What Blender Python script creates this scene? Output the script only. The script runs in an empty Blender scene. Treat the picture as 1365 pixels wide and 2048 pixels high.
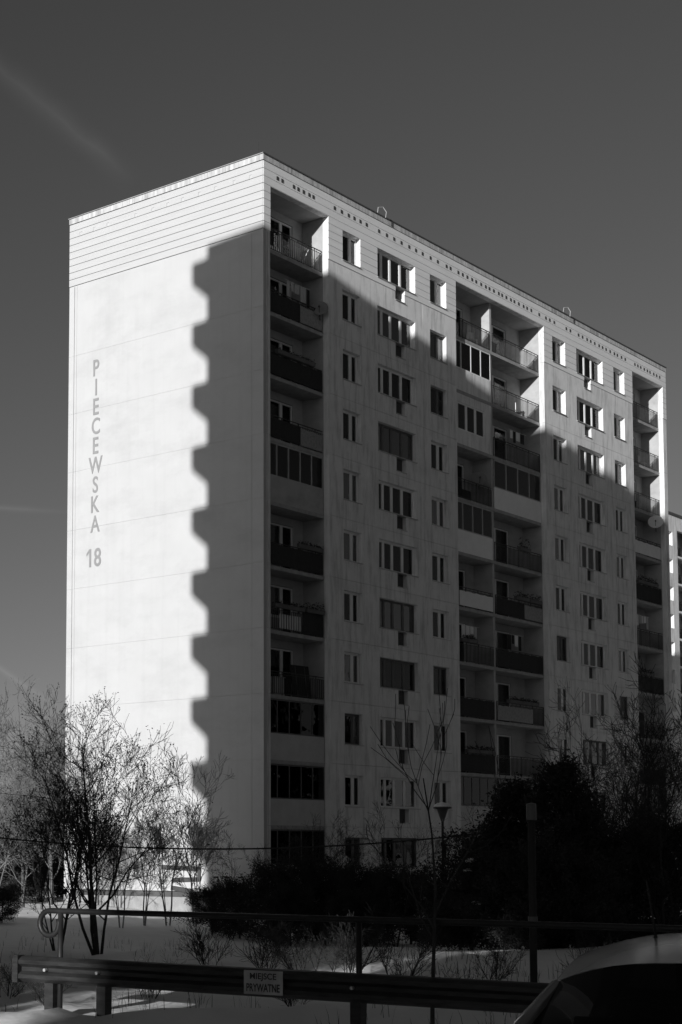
import bpy, bmesh, math, random
from mathutils import Vector, Matrix, noise
R = math.radians
random.seed(7)
S = bpy.context.scene
COL = S.collection

# ------------------------------------------------------------------ camera
cam = bpy.data.cameras.new('camera')
camo = bpy.data.objects.new('camera', cam); COL.objects.link(camo)
YAW, PITCH, ROLL = 0.6692, 0.0856, -0.0018
fw = Vector((math.cos(YAW)*math.cos(PITCH), math.sin(YAW)*math.cos(PITCH), math.sin(PITCH)))
rt = Vector((math.sin(YAW), -math.cos(YAW), 0)); up = rt.cross(fw)
r2 = math.cos(ROLL)*rt + math.sin(ROLL)*up; u2 = -math.sin(ROLL)*rt + math.cos(ROLL)*up
camo.matrix_world = Matrix(((r2.x, u2.x, -fw.x, -50.98), (r2.y, u2.y, -fw.y, -41.15), (r2.z, u2.z, -fw.z, 0), (0, 0, 0, 1)))
cam.sensor_fit = 'VERTICAL'; cam.sensor_height = 36; cam.sensor_width = 24
cam.lens = 3229.85/2048*36
cam.shift_x = (682.5-559.85)/2048; cam.shift_y = (1421.2-1024)/2048
cam.clip_start = 0.1; cam.clip_end = 5000
S.camera = camo

# ------------------------------------------------------------------ sky, sun, exposure (a black-and-white picture: every colour is a grey)
EL = R(9.58); SUNV = Vector((1, .225, -.173)).normalized()
w = bpy.data.worlds.new('World'); S.world = w; w.use_nodes = True
nt = w.node_tree; nd = nt.nodes; lk = nt.links
bg = nd['Background']
sky = nd.new('ShaderNodeTexSky'); sky.sky_type = 'NISHITA'; sky.sun_disc = False
sky.sun_elevation = EL; sky.sun_rotation = R(257.3)
sky.altitude = 50; sky.air_density = 1.0; sky.dust_density = .6; sky.ozone_density = 1.0
sep = nd.new('ShaderNodeSeparateColor'); lk.new(sky.outputs[0], sep.inputs[0])
def wmath(op, a, b=None, c=None, clamp=False):
    n = nd.new('ShaderNodeMath'); n.operation = op; n.use_clamp = clamp
    for i, v in enumerate((a, b, c)):
        if v is None: continue
        if isinstance(v, (int, float)): n.inputs[i].default_value = v
        else: lk.new(v, n.inputs[i])
    return n.outputs[0]
grey = wmath('ADD', wmath('MULTIPLY', sep.outputs[0], .62), wmath('MULTIPLY', sep.outputs[1], .17))
tc = nd.new('ShaderNodeTexCoord')
def contrail(a, b, wid, amt):
    a = Vector(a).normalized(); b = Vector(b).normalized(); n = a.cross(b).normalized(); t = (b-(b.dot(a))*a).normalized()
    def dot(v):
        q = nd.new('ShaderNodeVectorMath'); q.operation = 'DOT_PRODUCT'; lk.new(tc.outputs['Generated'], q.inputs[0]); q.inputs[1].default_value = v
        return q.outputs['Value']
    nz = nd.new('ShaderNodeTexNoise'); nz.inputs['Scale'].default_value = 26; nz.inputs['Detail'].default_value = 4
    lk.new(tc.outputs['Generated'], nz.inputs['Vector'])
    d = wmath('ABSOLUTE', wmath('ADD', dot(n), wmath('MULTIPLY', wmath('SUBTRACT', nz.outputs[0], .5), wid*.8)))
    m = wmath('SUBTRACT', 1, wmath('DIVIDE', d, wid), clamp=True)
    m = wmath('MULTIPLY', m, m)
    L = math.acos(a.dot(b))
    s = dot(t)
    e1 = wmath('DIVIDE', wmath('ADD', s, L*.6), L*.5, clamp=True)
    e2 = wmath('SUBTRACT', 1, wmath('DIVIDE', wmath('SUBTRACT', s, L*.75), L*.35, clamp=True))
    fr = wmath('MULTIPLY_ADD', nz.outputs[0], .7, .6)
    return wmath('MULTIPLY', wmath('MULTIPLY', wmath('MULTIPLY', m, e1), wmath('MULTIPLY', e2, fr)), amt)
ct = [contrail((.594, .6717, .4426), (.6617, .6383, .3933), .013, .34),
      contrail((.6057, .7685, .2061), (.6774, .7063, .2054), .0035, .22),
      contrail((.6377, .7593, .1297), (.6859, .7222, .0898), .0040, .18)]
dp = nd.new('ShaderNodeVectorMath'); dp.operation = 'DOT_PRODUCT'; lk.new(tc.outputs['Generated'], dp.inputs[0]); dp.inputs[1].default_value = -SUNV
c2 = wmath('MULTIPLY', dp.outputs['Value'], dp.outputs['Value'])
grey = wmath('MULTIPLY', grey, wmath('MULTIPLY_ADD', c2, .66, .71))
g = wmath('ADD', 1, wmath('ADD', ct[0], wmath('ADD', ct[1], ct[2])))
grey = wmath('MULTIPLY', grey, g)
lk.new(grey, bg.inputs['Color']); bg.inputs['Strength'].default_value = .05
sl = bpy.data.lights.new('sun', 'SUN'); sl.energy = 5.0; sl.angle = R(.53); sl.color = (1, 1, 1)
so = bpy.data.objects.new('sun', sl); COL.objects.link(so)
so.rotation_euler = SUNV.to_track_quat('-Z', 'Y').to_euler(); so.location = (-60, -20, 80)
S.view_settings.view_transform = 'Standard'; S.view_settings.look = 'None'
S.view_settings.exposure = 0.0; S.view_settings.gamma = 1; S.view_settings.use_curve_mapping = False

# ------------------------------------------------------------------ materials
def nmat(name, base, rough=.85, var=.12, scale=3.0, bump=0, bscale=40, stretch=(1, 1, 1), spec=.3, metal=0, stain=0, stain_scale=.5, streak=0):
    m = bpy.data.materials.new(name); m.use_nodes = True
    t = m.node_tree; n = t.nodes; l = t.links; b = n['Principled BSDF']
    b.inputs['Roughness'].default_value = rough; b.inputs['Specular IOR Level'].default_value = spec; b.inputs['Metallic'].default_value = metal
    co = n.new('ShaderNodeTexCoord'); mp = n.new('ShaderNodeMapping'); mp.inputs['Scale'].default_value = stretch
    l.new(co.outputs['Object'], mp.inputs['Vector'])
    nz = n.new('ShaderNodeTexNoise'); nz.inputs['Scale'].default_value = scale; nz.inputs['Detail'].default_value = 6; nz.inputs['Roughness'].default_value = .6
    l.new(mp.outputs[0], nz.inputs['Vector'])
    rp = n.new('ShaderNodeMapRange'); rp.inputs[1].default_value = .3; rp.inputs[2].default_value = .7
    rp.inputs[3].default_value = base*(1-var); rp.inputs[4].default_value = min(.95, base*(1+var))
    l.new(nz.outputs[0], rp.inputs[0]); out = rp.outputs[0]
    if stain:
        n2 = n.new('ShaderNodeTexNoise'); n2.inputs['Scale'].default_value = stain_scale; n2.inputs['Detail'].default_value = 8; n2.inputs['Roughness'].default_value = .7
        mp2 = n.new('ShaderNodeMapping'); mp2.inputs['Scale'].default_value = (1, 1, 2.2) if stain_scale < 1 else (2.5, 2.5, .35)
        l.new(co.outputs['Object'], mp2.inputs['Vector']); l.new(mp2.outputs[0], n2.inputs['Vector'])
        r3 = n.new('ShaderNodeMapRange'); r3.inputs[1].default_value = .48; r3.inputs[2].default_value = .72; r3.inputs[3].default_value = 1; r3.inputs[4].default_value = 1-stain
        l.new(n2.outputs[0], r3.inputs[0])
        mu = n.new('ShaderNodeMath'); mu.operation = 'MULTIPLY'; l.new(out, mu.inputs[0]); l.new(r3.outputs[0], mu.inputs[1]); out = mu.outputs[0]
    if streak:
        n4 = n.new('ShaderNodeTexNoise'); n4.inputs['Scale'].default_value = 1.0; n4.inputs['Detail'].default_value = 5
        mp4 = n.new('ShaderNodeMapping'); mp4.inputs['Scale'].default_value = (3.5, 3.5, .12)
        l.new(co.outputs['Object'], mp4.inputs['Vector']); l.new(mp4.outputs[0], n4.inputs['Vector'])
        r5 = n.new('ShaderNodeMapRange'); r5.inputs[1].default_value = .5; r5.inputs[2].default_value = .75; r5.inputs[3].default_value = 1; r5.inputs[4].default_value = 1-streak
        l.new(n4.outputs[0], r5.inputs[0])
        mu4 = n.new('ShaderNodeMath'); mu4.operation = 'MULTIPLY'; l.new(out, mu4.inputs[0]); l.new(r5.outputs[0], mu4.inputs[1]); out = mu4.outputs[0]
    cb = n.new('ShaderNodeCombineColor')
    for i in range(3): l.new(out, cb.inputs[i])
    l.new(cb.outputs[0], b.inputs['Base Color'])
    if bump:
        nb = n.new('ShaderNodeTexNoise'); nb.inputs['Scale'].default_value = bscale; nb.inputs['Detail'].default_value = 4
        l.new(mp.outputs[0], nb.inputs['Vector'])
        bp = n.new('ShaderNodeBump'); bp.inputs['Strength'].default_value = bump; bp.inputs['Distance'].default_value = .02
        l.new(nb.outputs[0], bp.inputs['Height']); l.new(bp.outputs[0], b.inputs['Normal'])
    return m
def glassmat(name, tint, ior=1.42):
    m = bpy.data.materials.new(name); m.use_nodes = True; t = m.node_tree; n = t.nodes; l = t.links
    n.remove(n['Principled BSDF'])
    a = n.new('ShaderNodeBsdfTransparent'); a.inputs[0].default_value = (tint,)*3+(1,)
    g = n.new('ShaderNodeBsdfGlossy'); g.inputs['Roughness'].default_value = .015; g.inputs[0].default_value = (.95, .95, .95, 1)
    co = n.new('ShaderNodeTexCoord'); nz = n.new('ShaderNodeTexNoise'); nz.inputs['Scale'].default_value = 1.2
    l.new(co.outputs['Object'], nz.inputs['Vector'])
    bp = n.new('ShaderNodeBump'); bp.inputs['Strength'].default_value = .06; bp.inputs['Distance'].default_value = .05; l.new(nz.outputs[0], bp.inputs['Height'])
    l.new(bp.outputs[0], g.inputs['Normal'])
    f = n.new('ShaderNodeFresnel'); f.inputs[0].default_value = ior
    x = n.new('ShaderNodeMixShader'); l.new(f.outputs[0], x.inputs[0]); l.new(a.outputs[0], x.inputs[1]); l.new(g.outputs[0], x.inputs[2])
    l.new(x.outputs[0], n['Material Output'].inputs[0]); return m
M = dict(
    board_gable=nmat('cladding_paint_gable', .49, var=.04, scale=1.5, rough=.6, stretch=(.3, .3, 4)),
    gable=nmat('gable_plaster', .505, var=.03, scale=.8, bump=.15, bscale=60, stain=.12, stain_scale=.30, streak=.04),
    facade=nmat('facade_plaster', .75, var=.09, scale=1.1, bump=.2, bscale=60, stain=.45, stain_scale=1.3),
    board=nmat('cladding_paint', .78, var=.06, scale=1.5, rough=.6, stretch=(.3, .3, 4)),
    fascia=nmat('fascia_plaster', .5, streak=.4, var=.3, scale=2.5, stretch=(3, 3, .3)),
    slab=nmat('slab_concrete', .34, var=.2, scale=3, bump=.2),
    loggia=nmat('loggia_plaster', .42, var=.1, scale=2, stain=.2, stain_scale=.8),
    parapet=nmat('parapet_panel', .82, var=.05, scale=2, rough=.6),
    parapet_grey=nmat('parapet_panel_grey', .5, var=.08, scale=2, rough=.6),
    white=nmat('white_frame', .8, var=.04, rough=.45),
    greyf=nmat('grey_frame', .4, var=.08, rough=.5),
    brownf=nmat('stained_frame', .11, var=.2, rough=.5),
    darkf=nmat('dark_frame', .09, var=.15, rough=.5),
    rail=nmat('painted_steel', .035, var=.3, rough=.5, scale=8),
    cloth_dark=nmat('dark_mat', .035, var=.3, rough=.9, scale=6, stretch=(6, 6, 1)),
    cloth_pale=nmat('pale_sheet', .78, var=.05, rough=.8),
    mesh_grey=nmat('grey_netting', .3, var=.2, rough=.9, scale=9),
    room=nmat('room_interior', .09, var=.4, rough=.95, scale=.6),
    curtain=nmat('curtain_cloth', .85, var=.15, rough=.95, scale=4, stretch=(5, 5, .3)),
    curtain_grey=nmat('curtain_cloth_grey', .55, var=.2, rough=.95, scale=4, stretch=(5, 5, .3)),
    glass=glassmat('window_glass', .93), glass_bright=glassmat('reflecting_glass', .7, 2.1), glass_dark=glassmat('tinted_glass', .45),
    vent=nmat('vent_dark', .06, var=.2),
    letter=nmat('letter_paint', .27, var=.08, rough=.6),
    graffiti=nmat('spray_paint', .06, var=.3),
    metal=nmat('zinc_metal', .45, var=.15, rough=.45, metal=.4),
    roofm=nmat('roof_felt', .08, var=.2),
    plinth=nmat('plinth_concrete', .3, var=.15, bump=.3),
    dish=nmat('dish_paint', .72, var=.05, rough=.5),
    dishg=nmat('dish_paint_grey', .22, var=.1, rough=.5),
    snow=nmat('snow', .88, var=.05, scale=1.2, rough=.75, bump=.7, bscale=5, spec=.2),
    bark=nmat('bark_dark', .035, var=.35, scale=9, bump=.4),
    bark_grey=nmat('bark_grey', .13, var=.3, scale=9),
    bark_pale=nmat('bark_pale', .3, var=.3, scale=9),
    seed=nmat('dry_seed_heads', .035, var=.4, scale=20),
    needle=nmat('needles', .038, var=.5, scale=2.5, rough=.8, spec=.15),
    needle2=nmat('dark_leaves', .04, var=.5, scale=2.5, rough=.75, spec=.15),
    wood=nmat('weathered_beam', .030, var=.5, scale=3, rough=.38, stretch=(1, 1, 6), bump=.2),
    pipe=nmat('black_pipe', .018, var=.3, rough=.45, scale=5),
    post=nmat('grey_post', .02, var=.2, rough=.6, scale=4),
    sign=nmat('sign_plate', .36, var=.25, rough=.55), black=nmat('sign_ink', .04, var=.1),
    carp=nmat('car_paint', .19, var=.03, rough=.22, spec=.6), rubber=nmat('rubber', .025, var=.2),
    chrome_glint=nmat('chrome_trim_glint', .92, var=.03, rough=.35, metal=0, spec=.8), carglass=None,  # trim's bright reflection painted in as plain white
    terra=nmat('planter_plastic', .12, var=.2), cable=nmat('cable_sheath', .03, var=.1),
)
M['carglass'] = glassmat('car_glass', .10)

# ------------------------------------------------------------------ helpers
class MB:
    """collects faces of one mesh object"""
    def __init__(s): s.v = []; s.f = []
    def add(s, vs, fs):
        o = len(s.v); s.v += [tuple(v) for v in vs]; s.f += [tuple(i+o for i in f) for f in fs]; return s
    def box(s, x0, y0, z0, x1, y1, z1):
        return s.add([(x0, y0, z0), (x1, y0, z0), (x1, y1, z0), (x0, y1, z0), (x0, y0, z1), (x1, y0, z1), (x1, y1, z1), (x0, y1, z1)],
                     [(3, 2, 1, 0), (4, 5, 6, 7), (0, 1, 5, 4), (1, 2, 6, 5), (2, 3, 7, 6), (3, 0, 4, 7)])
    def tube(s, pts, rad, n=6, cap=True):
        pts = [Vector(p) for p in pts]; k = len(pts); o = len(s.v)
        rs = rad if isinstance(rad, (list, tuple)) else [rad]*k
        pre = None
        for i, p in enumerate(pts):
            d = (pts[min(i+1, k-1)]-pts[max(i-1, 0)]).normalized()
            if pre is None:
                a = d.orthogonal().normalized()
            else:
                a = (pre-d*pre.dot(d)); a = a.normalized() if a.length > 1e-6 else d.orthogonal().normalized()
            pre = a; b = d.cross(a)
            for j in range(n):
                t = 2*math.pi*j/n; q = p+(a*math.cos(t)+b*math.sin(t))*rs[i]; s.v.append((q.x, q.y, q.z))
        for i in range(k-1):
            for j in range(n):
                s.f.append((o+i*n+j, o+i*n+(j+1) % n, o+(i+1)*n+(j+1) % n, o+(i+1)*n+j))
        if cap and n > 2:
            s.f.append(tuple(o+j for j in range(n))[::-1]); s.f.append(tuple(o+(k-1)*n+j for j in range(n)))
        return s
    def prism(s, poly, z0, z1):
        n = len(poly)
        return s.add([(x, y, z0) for x, y in poly]+[(x, y, z1) for x, y in poly],
                     [tuple(range(n))[::-1], tuple(range(n, 2*n))]+[(i, (i+1) % n, (i+1) % n+n, i+n) for i in range(n)])
    def lathe(s, prof, n=16, c=(0, 0)):
        o = len(s.v); k = len(prof)
        for r, z in prof:
            for j in range(n):
                t = 2*math.pi*j/n; s.v.append((c[0]+r*math.cos(t), c[1]+r*math.sin(t), z))
        for i in range(k-1):
            for j in range(n):
                s.f.append((o+i*n+j, o+i*n+(j+1) % n, o+(i+1)*n+(j+1) % n, o+(i+1)*n+j))
        return s
    def plate(s, us, vs, solid, w0, w1, fn):
        """grid plate with openings: cells us x vs, solid(u_mid, v_mid); thickness w0..w1; fn maps (u,v,w) to xyz"""
        nu, nv = len(us)-1, len(vs)-1
        sol = [[solid((us[i]+us[i+1])/2, (vs[j]+vs[j+1])/2) for j in range(nv)] for i in range(nu)]
        def ok(i, j): return 0 <= i < nu and 0 <= j < nv and sol[i][j]
        for i in range(nu):
            for j in range(nv):
                if not sol[i][j]: continue
                a, b, c, d = us[i], us[i+1], vs[j], vs[j+1]
                def q(*p): s.add([fn(*t) for t in p], [(0, 1, 2, 3)])
                q((a, c, w0), (b, c, w0), (b, d, w0), (a, d, w0)); q((a, d, w1), (b, d, w1), (b, c, w1), (a, c, w1))
                if not ok(i-1, j): q((a, c, w1), (a, c, w0), (a, d, w0), (a, d, w1))
                if not ok(i+1, j): q((b, c, w0), (b, c, w1), (b, d, w1), (b, d, w0))
                if not ok(i, j-1): q((a, c, w1), (b, c, w1), (b, c, w0), (a, c, w0))
                if not ok(i, j+1): q((a, d, w0), (b, d, w0), (b, d, w1), (a, d, w1))
        return s
    def mesh(s, name, mat, smooth=False):
        me = bpy.data.meshes.new(name); me.from_pydata(s.v, [], s.f); me.materials.append(mat)
        if smooth: me.polygons.foreach_set('use_smooth', [True]*len(me.polygons))
        me.update(); return me
    def build(s, name, mat, parent=None, smooth=False, at=None, fix=False):
        me = s.mesh(name, mat, smooth)
        if fix:
            b = bmesh.new(); b.from_mesh(me); bmesh.ops.remove_doubles(b, verts=b.verts, dist=1e-5); bmesh.ops.recalc_face_normals(b, faces=b.faces); b.to_mesh(me); b.free()
        return link(name, me, parent, at)
def world_origin(p):
    v = Vector((0, 0, 0))
    while p is not None: v += p.location; p = p.parent
    return v
def link(name, me, parent=None, at=None):
    """at=None: mesh is in world coordinates (undo the parents' offset); else local location"""
    o = bpy.data.objects.new(name, me); COL.objects.link(o); o.parent = parent
    if at is not None: o.location = at
    elif parent is not None: o.location = -world_origin(parent)
    return o
def tag(o, label=None, cat=None, group=None, kind=None):
    if label: o['label'] = label
    if cat: o['category'] = cat
    if group: o['group'] = group
    if kind: o['kind'] = kind
    return o
def empty(name, loc, rz=0):
    o = bpy.data.objects.new(name, None); COL.objects.link(o); o.location = loc; o.rotation_euler = (0, 0, rz); o.empty_display_size = .2
    return o
def copy_tree(o, parent=None):
    c = o.copy(); COL.objects.link(c); c.parent = parent
    for ch in list(o.children): copy_tree(ch, c)
    return c
def sm(a, b, x):
    t = max(0, min(1, (x-a)/(b-a))); return t*t*(3-2*t)

# ------------------------------------------------------------------ ground
CY, SY = math.cos(YAW), math.sin(YAW)
def ground(x, y):
    d = (x+50.98)*CY+(y+41.15)*SY; s = (x+50.98)*SY-(y+41.15)*CY
    z = -2.0+.13*(1-sm(8, 17, d))-.85*sm(30, 48, d)*(1-.6*sm(3, 9, -s))
    z -= .25*sm(60, 110, d)
    z += 7.0*sm(-72, -100, x)*sm(-60, 0, y)          # the rise on which the other block stands
    far = 1-sm(70, 140, abs(d))
    z += far*(.10*noise.noise((x*.25, y*.25, 0))+  .07*noise.noise((x*.9, y*.9, 3))+.035*noise.noise((x*2.6, y*2.6, 7)))
    # ploughed ridge of snow along the parking edge, lower left of the barrier
    q = d-(19.0+.15*s); z += .20*math.exp(-(q/.5)**2)*(.6+.6*noise.noise((x*1.5, y*1.5, 9)))*sm(-9, -7, s)*(1-sm(1.5, 4, s))
    z += .50*math.exp(-((s+4.9)/1.3)**2-((d-23.6)/1.7)**2)
    return z
def axis(c, near, step, far):
    a = []; x = 0
    while x < far:
        a.append(x); x += step if x < near else step*(1+(x-near)*.12)
    return sorted({c-v for v in a} | {c+v for v in a})
gx = axis(-33, 26, .33, 2600); gy = axis(-24, 24, .33, 2600)
mb = MB(); n = len(gy)
mb.v = [(x, y, ground(x, y)) for x in gx for y in gy]
mb.f = [(i*n+j, (i+1)*n+j, (i+1)*n+j+1, i*n+j+1) for i in range(len(gx)-1) for j in range(n-1)]
go = mb.build('snow_ground', M['snow'], smooth=True); tag(go, kind='structure')

# ------------------------------------------------------------------ main apartment block
L, W, ZR, FH = 38.85, 11.5, 29.13, 2.7
ZS = 25.28                                          # top of the uppermost balcony slab
blk = empty('apartment_block', (0, 0, -3.2))
tag(blk, 'tall pale apartment block with eleven storeys of loggias and a blank lit gable wall', 'building')
F = lambda u, v, w_: (u, w_, v)                     # facade plane: u along x, depth along +y
G = lambda u, v, w_: (w_, u, v)                     # gable plane: u along y, depth along +x
LOG = [(.46, 4.55), (15.03, 18.80), (19.02, 23.80), (34.30, 38.39)]
BAYS = [(0.2, .46), (4.55, 15.03), (23.80, 34.30), (38.39, L)]
WIN = [('small', 5.60, 6.96), ('wide', 8.31, 11.42), ('small', 12.70, 14.14), ('small', 24.71, 26.15), ('wide', 27.43, 30.54), ('small', 31.89, 33.25)]
NICHE = [(9.77, 10.54), (28.31, 29.08)]
WZ0, WZ1, NZ0 = 26.14, 27.50, 25.47
def openings(k):
    o = [(a, b, WZ0-k*FH, WZ1-k*FH) for _, a, b in WIN]
    o += [(a, b, NZ0-k*FH, WZ0-k*FH) for a, b in NICHE]
    return o
def holed(name, x0, x1, z0, z1, ops, y0, y1, mat, parent, split=None):
    ops = [o for o in ops if o[0] < x1 and o[1] > x0 and o[2] < z1 and o[3] > z0]
    us = sorted({x0, x1} | {min(max(v, x0), x1) for o in ops for v in o[:2]})
    vs = sorted({z0, z1} | {min(max(v, z0), z1) for o in ops for v in o[2:]})
    m = MB().plate(us, vs, lambda u, v: not any(o[0] < u < o[1] and o[2] < v < o[3] for o in ops), y0, y1, F)
    if m.f: return m.build(name, mat, parent, fix=True)
# large precast panels of the gable, one per storey
J = .006
levels = [25.85]+[ZS-.03-k*FH for k in range(1, 11)]+[-1.75]
levels = [25.85, 22.55, 19.85, 17.15, 14.45, 11.75, 9.05, 6.35, 3.65, .95, -1.75]
for a, b in zip(levels[:-1], levels[1:]):
    for y0, y1 in ((0, .62), (.62, 11.0), (11.0, W)):
        e0 = 0 if y0 == 0 else .006; e1 = 0 if y1 == W else .006
        MB().box(random.uniform(0, .004), y0+e0, b+J/2, .2, y1-e1, a-J/2).build('wall_panel', M['gable'], blk)
MB().box(.03, .03, -1.75, .198, W-.03, 28.8).build('gable_backing', M['loggia'], blk)
# cladding boards round the top storey
zb = [25.86+i*.327 for i in range(10)]              # 9 rows up to 28.80
opsb = openings(0)+[(a, b, ZS-1, 27.80) for a, b in ((.46, 4.55), (15.03, 23.8), (34.30, 38.39))]
VX = [.95+.36*i for i in range(8)]+[5.0+.5*i for i in range(6)]+[8.4+.62*i for i in range(9)]+[14.2, 14.6]+[15.3+.42*i for i in range(20)]+[24.0+.47*i for i in range(22)]+[34.6+.42*i for i in range(9)]
VX = [v+random.uniform(-.06, .06) for v in VX if random.random() > .08]
VY = [.67, 1.56, 2.62, 3.53, 4.51, 5.37, 6.26, 7.30, 9.04, 9.9, 10.77]
for i in range(9):
    z0, z1 = zb[i]+.012, zb[i+1]-.012
    vents = [(v-.075, v+.075, 28.14, 28.32) for v in VX]
    MB().plate(sorted({0, W} | {v+s for v in VY for s in (-.075, .075)}), sorted({z0, z1} | ({28.17, 28.33} if z0 < 28.17 and z1 > 28.33 else set())),
               lambda u, v: not (28.17 < v < 28.33 and any(abs(u-q) < .075 for q in VY)), -.022, .012, G).build('cladding_board', M['board_gable'], blk, fix=True)
    for x0, x1 in ((.012, 4.55), (4.55, 15.03), (15.03, 23.8), (23.8, 34.3), (34.3, L)):
        cover = sorted((max(o[0], x0), min(o[1], x1)) for o in opsb if o[2] < z0+.001 and o[3] > z1-.001 and o[0] < x1 and o[1] > x0)
        x = x0
        for ca, cb in cover+[(x1, x1)]:
            if ca-x > .01: holed('cladding_board', x, ca, z0, z1, opsb, -.02, .012, M['board'], blk)
            x = max(x, cb)
zi = [i for i in range(9) if zb[i] < 28.2 < zb[i+1]][0]
vm = MB().box(-.07, -.036, -.08, .07, -.008, .08).mesh('vent', M['vent'])
for v in VX: link('vent', MB and vm, blk, at=(v, 0, (zb[zi]+zb[zi+1])/2+3.2))
vg = MB().box(-.012, -.07, -.075, .010, .07, .075).mesh('vent', M['parapet_grey'])
for v in VY: link('vent', vg, blk, at=(0, v, 28.25+3.2))
# facade panels
joint_x = {1: (4.55, 7.65, 12.08, 15.03), 2: (23.8, 26.8, 31.2, 34.3)}
zrow = [ZS-.02-k*FH for k in range(12)]
for bi, (x0, x1) in enumerate(BAYS):
    xs = joint_x.get(bi, (x0, x1))
    for xa, xb in zip(xs[:-1], xs[1:]):
        holed('wall_panel', xa, xb, 25.85, 28.8, openings(0)+[(a, b, 20, 25.86) for a, b in ()], .014, .3, M['facade'], blk)
        tops = [25.85]+zrow[1:11]
        for r in range(10):
            zt, zl = tops[r], tops[r+1]
            ops = openings(r)+openings(r+1)
            holed('wall_panel', xa+.005, xb-.005, zl+.006, zt-.006, ops, random.uniform(0, .004), .3, M['facade'], blk)
        holed('wall_panel', xa+.005, xb-.005, -2.0, tops[10]-.006, openings(10), .002, .3, M['facade'], blk)
for a, b in LOG[:1]+[(15.03, 23.80)]+LOG[3:]:
    MB().box(a, .014, 27.80, b, .3, 28.8).build('lintel_beam', M['facade'], blk)
MB().box(0.0, 0.02, -4.5, L, W, -2.0).build('plinth', M['plinth'], blk)
MB().box(-.03, -.03, 28.83, L+.03, W+.03, ZR-.05).build('fascia', M['fascia'], blk)
MB().box(-.07, -.07, ZR-.05, L+.07, W+.07, ZR).build('roof_flashing', M['darkf'], blk)
MB().box(-.075, -.04, ZR-.045, -.07, W+.05, ZR-.015).build('flashing_edge', M['metal'], blk)
MB().box(.2, W-.2, -2, L, W, 28.82).build('rear_wall', M['facade'], blk)
MB().box(L-.2, .3, -2, L, W-.2, 28.82).build('end_wall', M['gable'], blk)
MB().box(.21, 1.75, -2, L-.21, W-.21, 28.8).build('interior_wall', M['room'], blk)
# floor slabs and balcony slabs
for k in range(12):
    z = ZS-k*FH
    if z < -4.5: continue
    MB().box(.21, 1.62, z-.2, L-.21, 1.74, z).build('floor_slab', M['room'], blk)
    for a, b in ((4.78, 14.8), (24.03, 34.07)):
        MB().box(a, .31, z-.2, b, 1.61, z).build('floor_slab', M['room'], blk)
    if z > -3.5:
        for a, b in ((.47, 4.54), (15.04, 23.79), (34.31, 38.38)):
            MB().box(a, .30, z-.16, b, 1.60, z).build('balcony_slab', M['slab'], blk)
# loggia side walls, partition, back walls with door openings
ZB, ZT = -2.0, 28.79
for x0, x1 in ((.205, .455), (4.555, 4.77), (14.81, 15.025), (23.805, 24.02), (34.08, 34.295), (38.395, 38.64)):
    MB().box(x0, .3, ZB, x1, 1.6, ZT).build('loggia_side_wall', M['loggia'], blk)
for k in range(11):
    z = ZS-k*FH
    zt = 27.8 if k == 0 else z+FH-.16
    MB().box(18.82, .36, z, 19.0, 1.6, zt).build('loggia_partition', M['loggia'], blk)
DOORS = [(1.25, 3.85, 3.08), (16.0, 18.0, 17.0), (19.75, 22.35, 21.0), (35.0, 37.6, 36.6)]
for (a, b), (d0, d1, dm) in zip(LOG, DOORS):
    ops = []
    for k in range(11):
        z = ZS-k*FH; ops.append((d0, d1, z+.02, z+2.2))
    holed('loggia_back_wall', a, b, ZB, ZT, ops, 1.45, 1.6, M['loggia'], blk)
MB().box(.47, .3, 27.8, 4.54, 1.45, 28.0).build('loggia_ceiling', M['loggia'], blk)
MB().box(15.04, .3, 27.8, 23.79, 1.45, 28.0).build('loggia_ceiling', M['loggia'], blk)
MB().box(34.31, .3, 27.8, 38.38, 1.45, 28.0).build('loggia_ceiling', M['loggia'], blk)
# door and window units at the back of the loggias
def door_meshes(d0, d1, dm):
    m = MB(); y0, y1 = 1.50, 1.56; h = 2.18
    m.box(d0, y0, .02, d0+.07, y1, h).box(d1-.07, y0, .02, d1, y1, h).box(d0+.07, y0, h-.07, d1-.07, y1, h).box(d0+.07, y0, .02, d1-.07, y1, .09)
    m.box(dm-.09, y0, .09, dm+.09, y1, h-.07)
    m.box(d0+.07, y0+.003, .80, dm-.09, y1-.003, .92)
    p = MB().box(d0+.07, y0+.025, .92, dm-.09, y0+.035, h-.07).box(dm+.09, y0+.025, .09, d1-.07, y0+.035, h-.07)
    q = MB().box(d0+.07, y0+.02, .09, dm-.09, y0+.04, .80)
    return m.mesh('balcony_door', M['white']), p.mesh('pane', M['glass']), q.mesh('door_panel', M['parapet_grey'])
dms = [door_meshes(*d) for d in DOORS]
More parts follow.
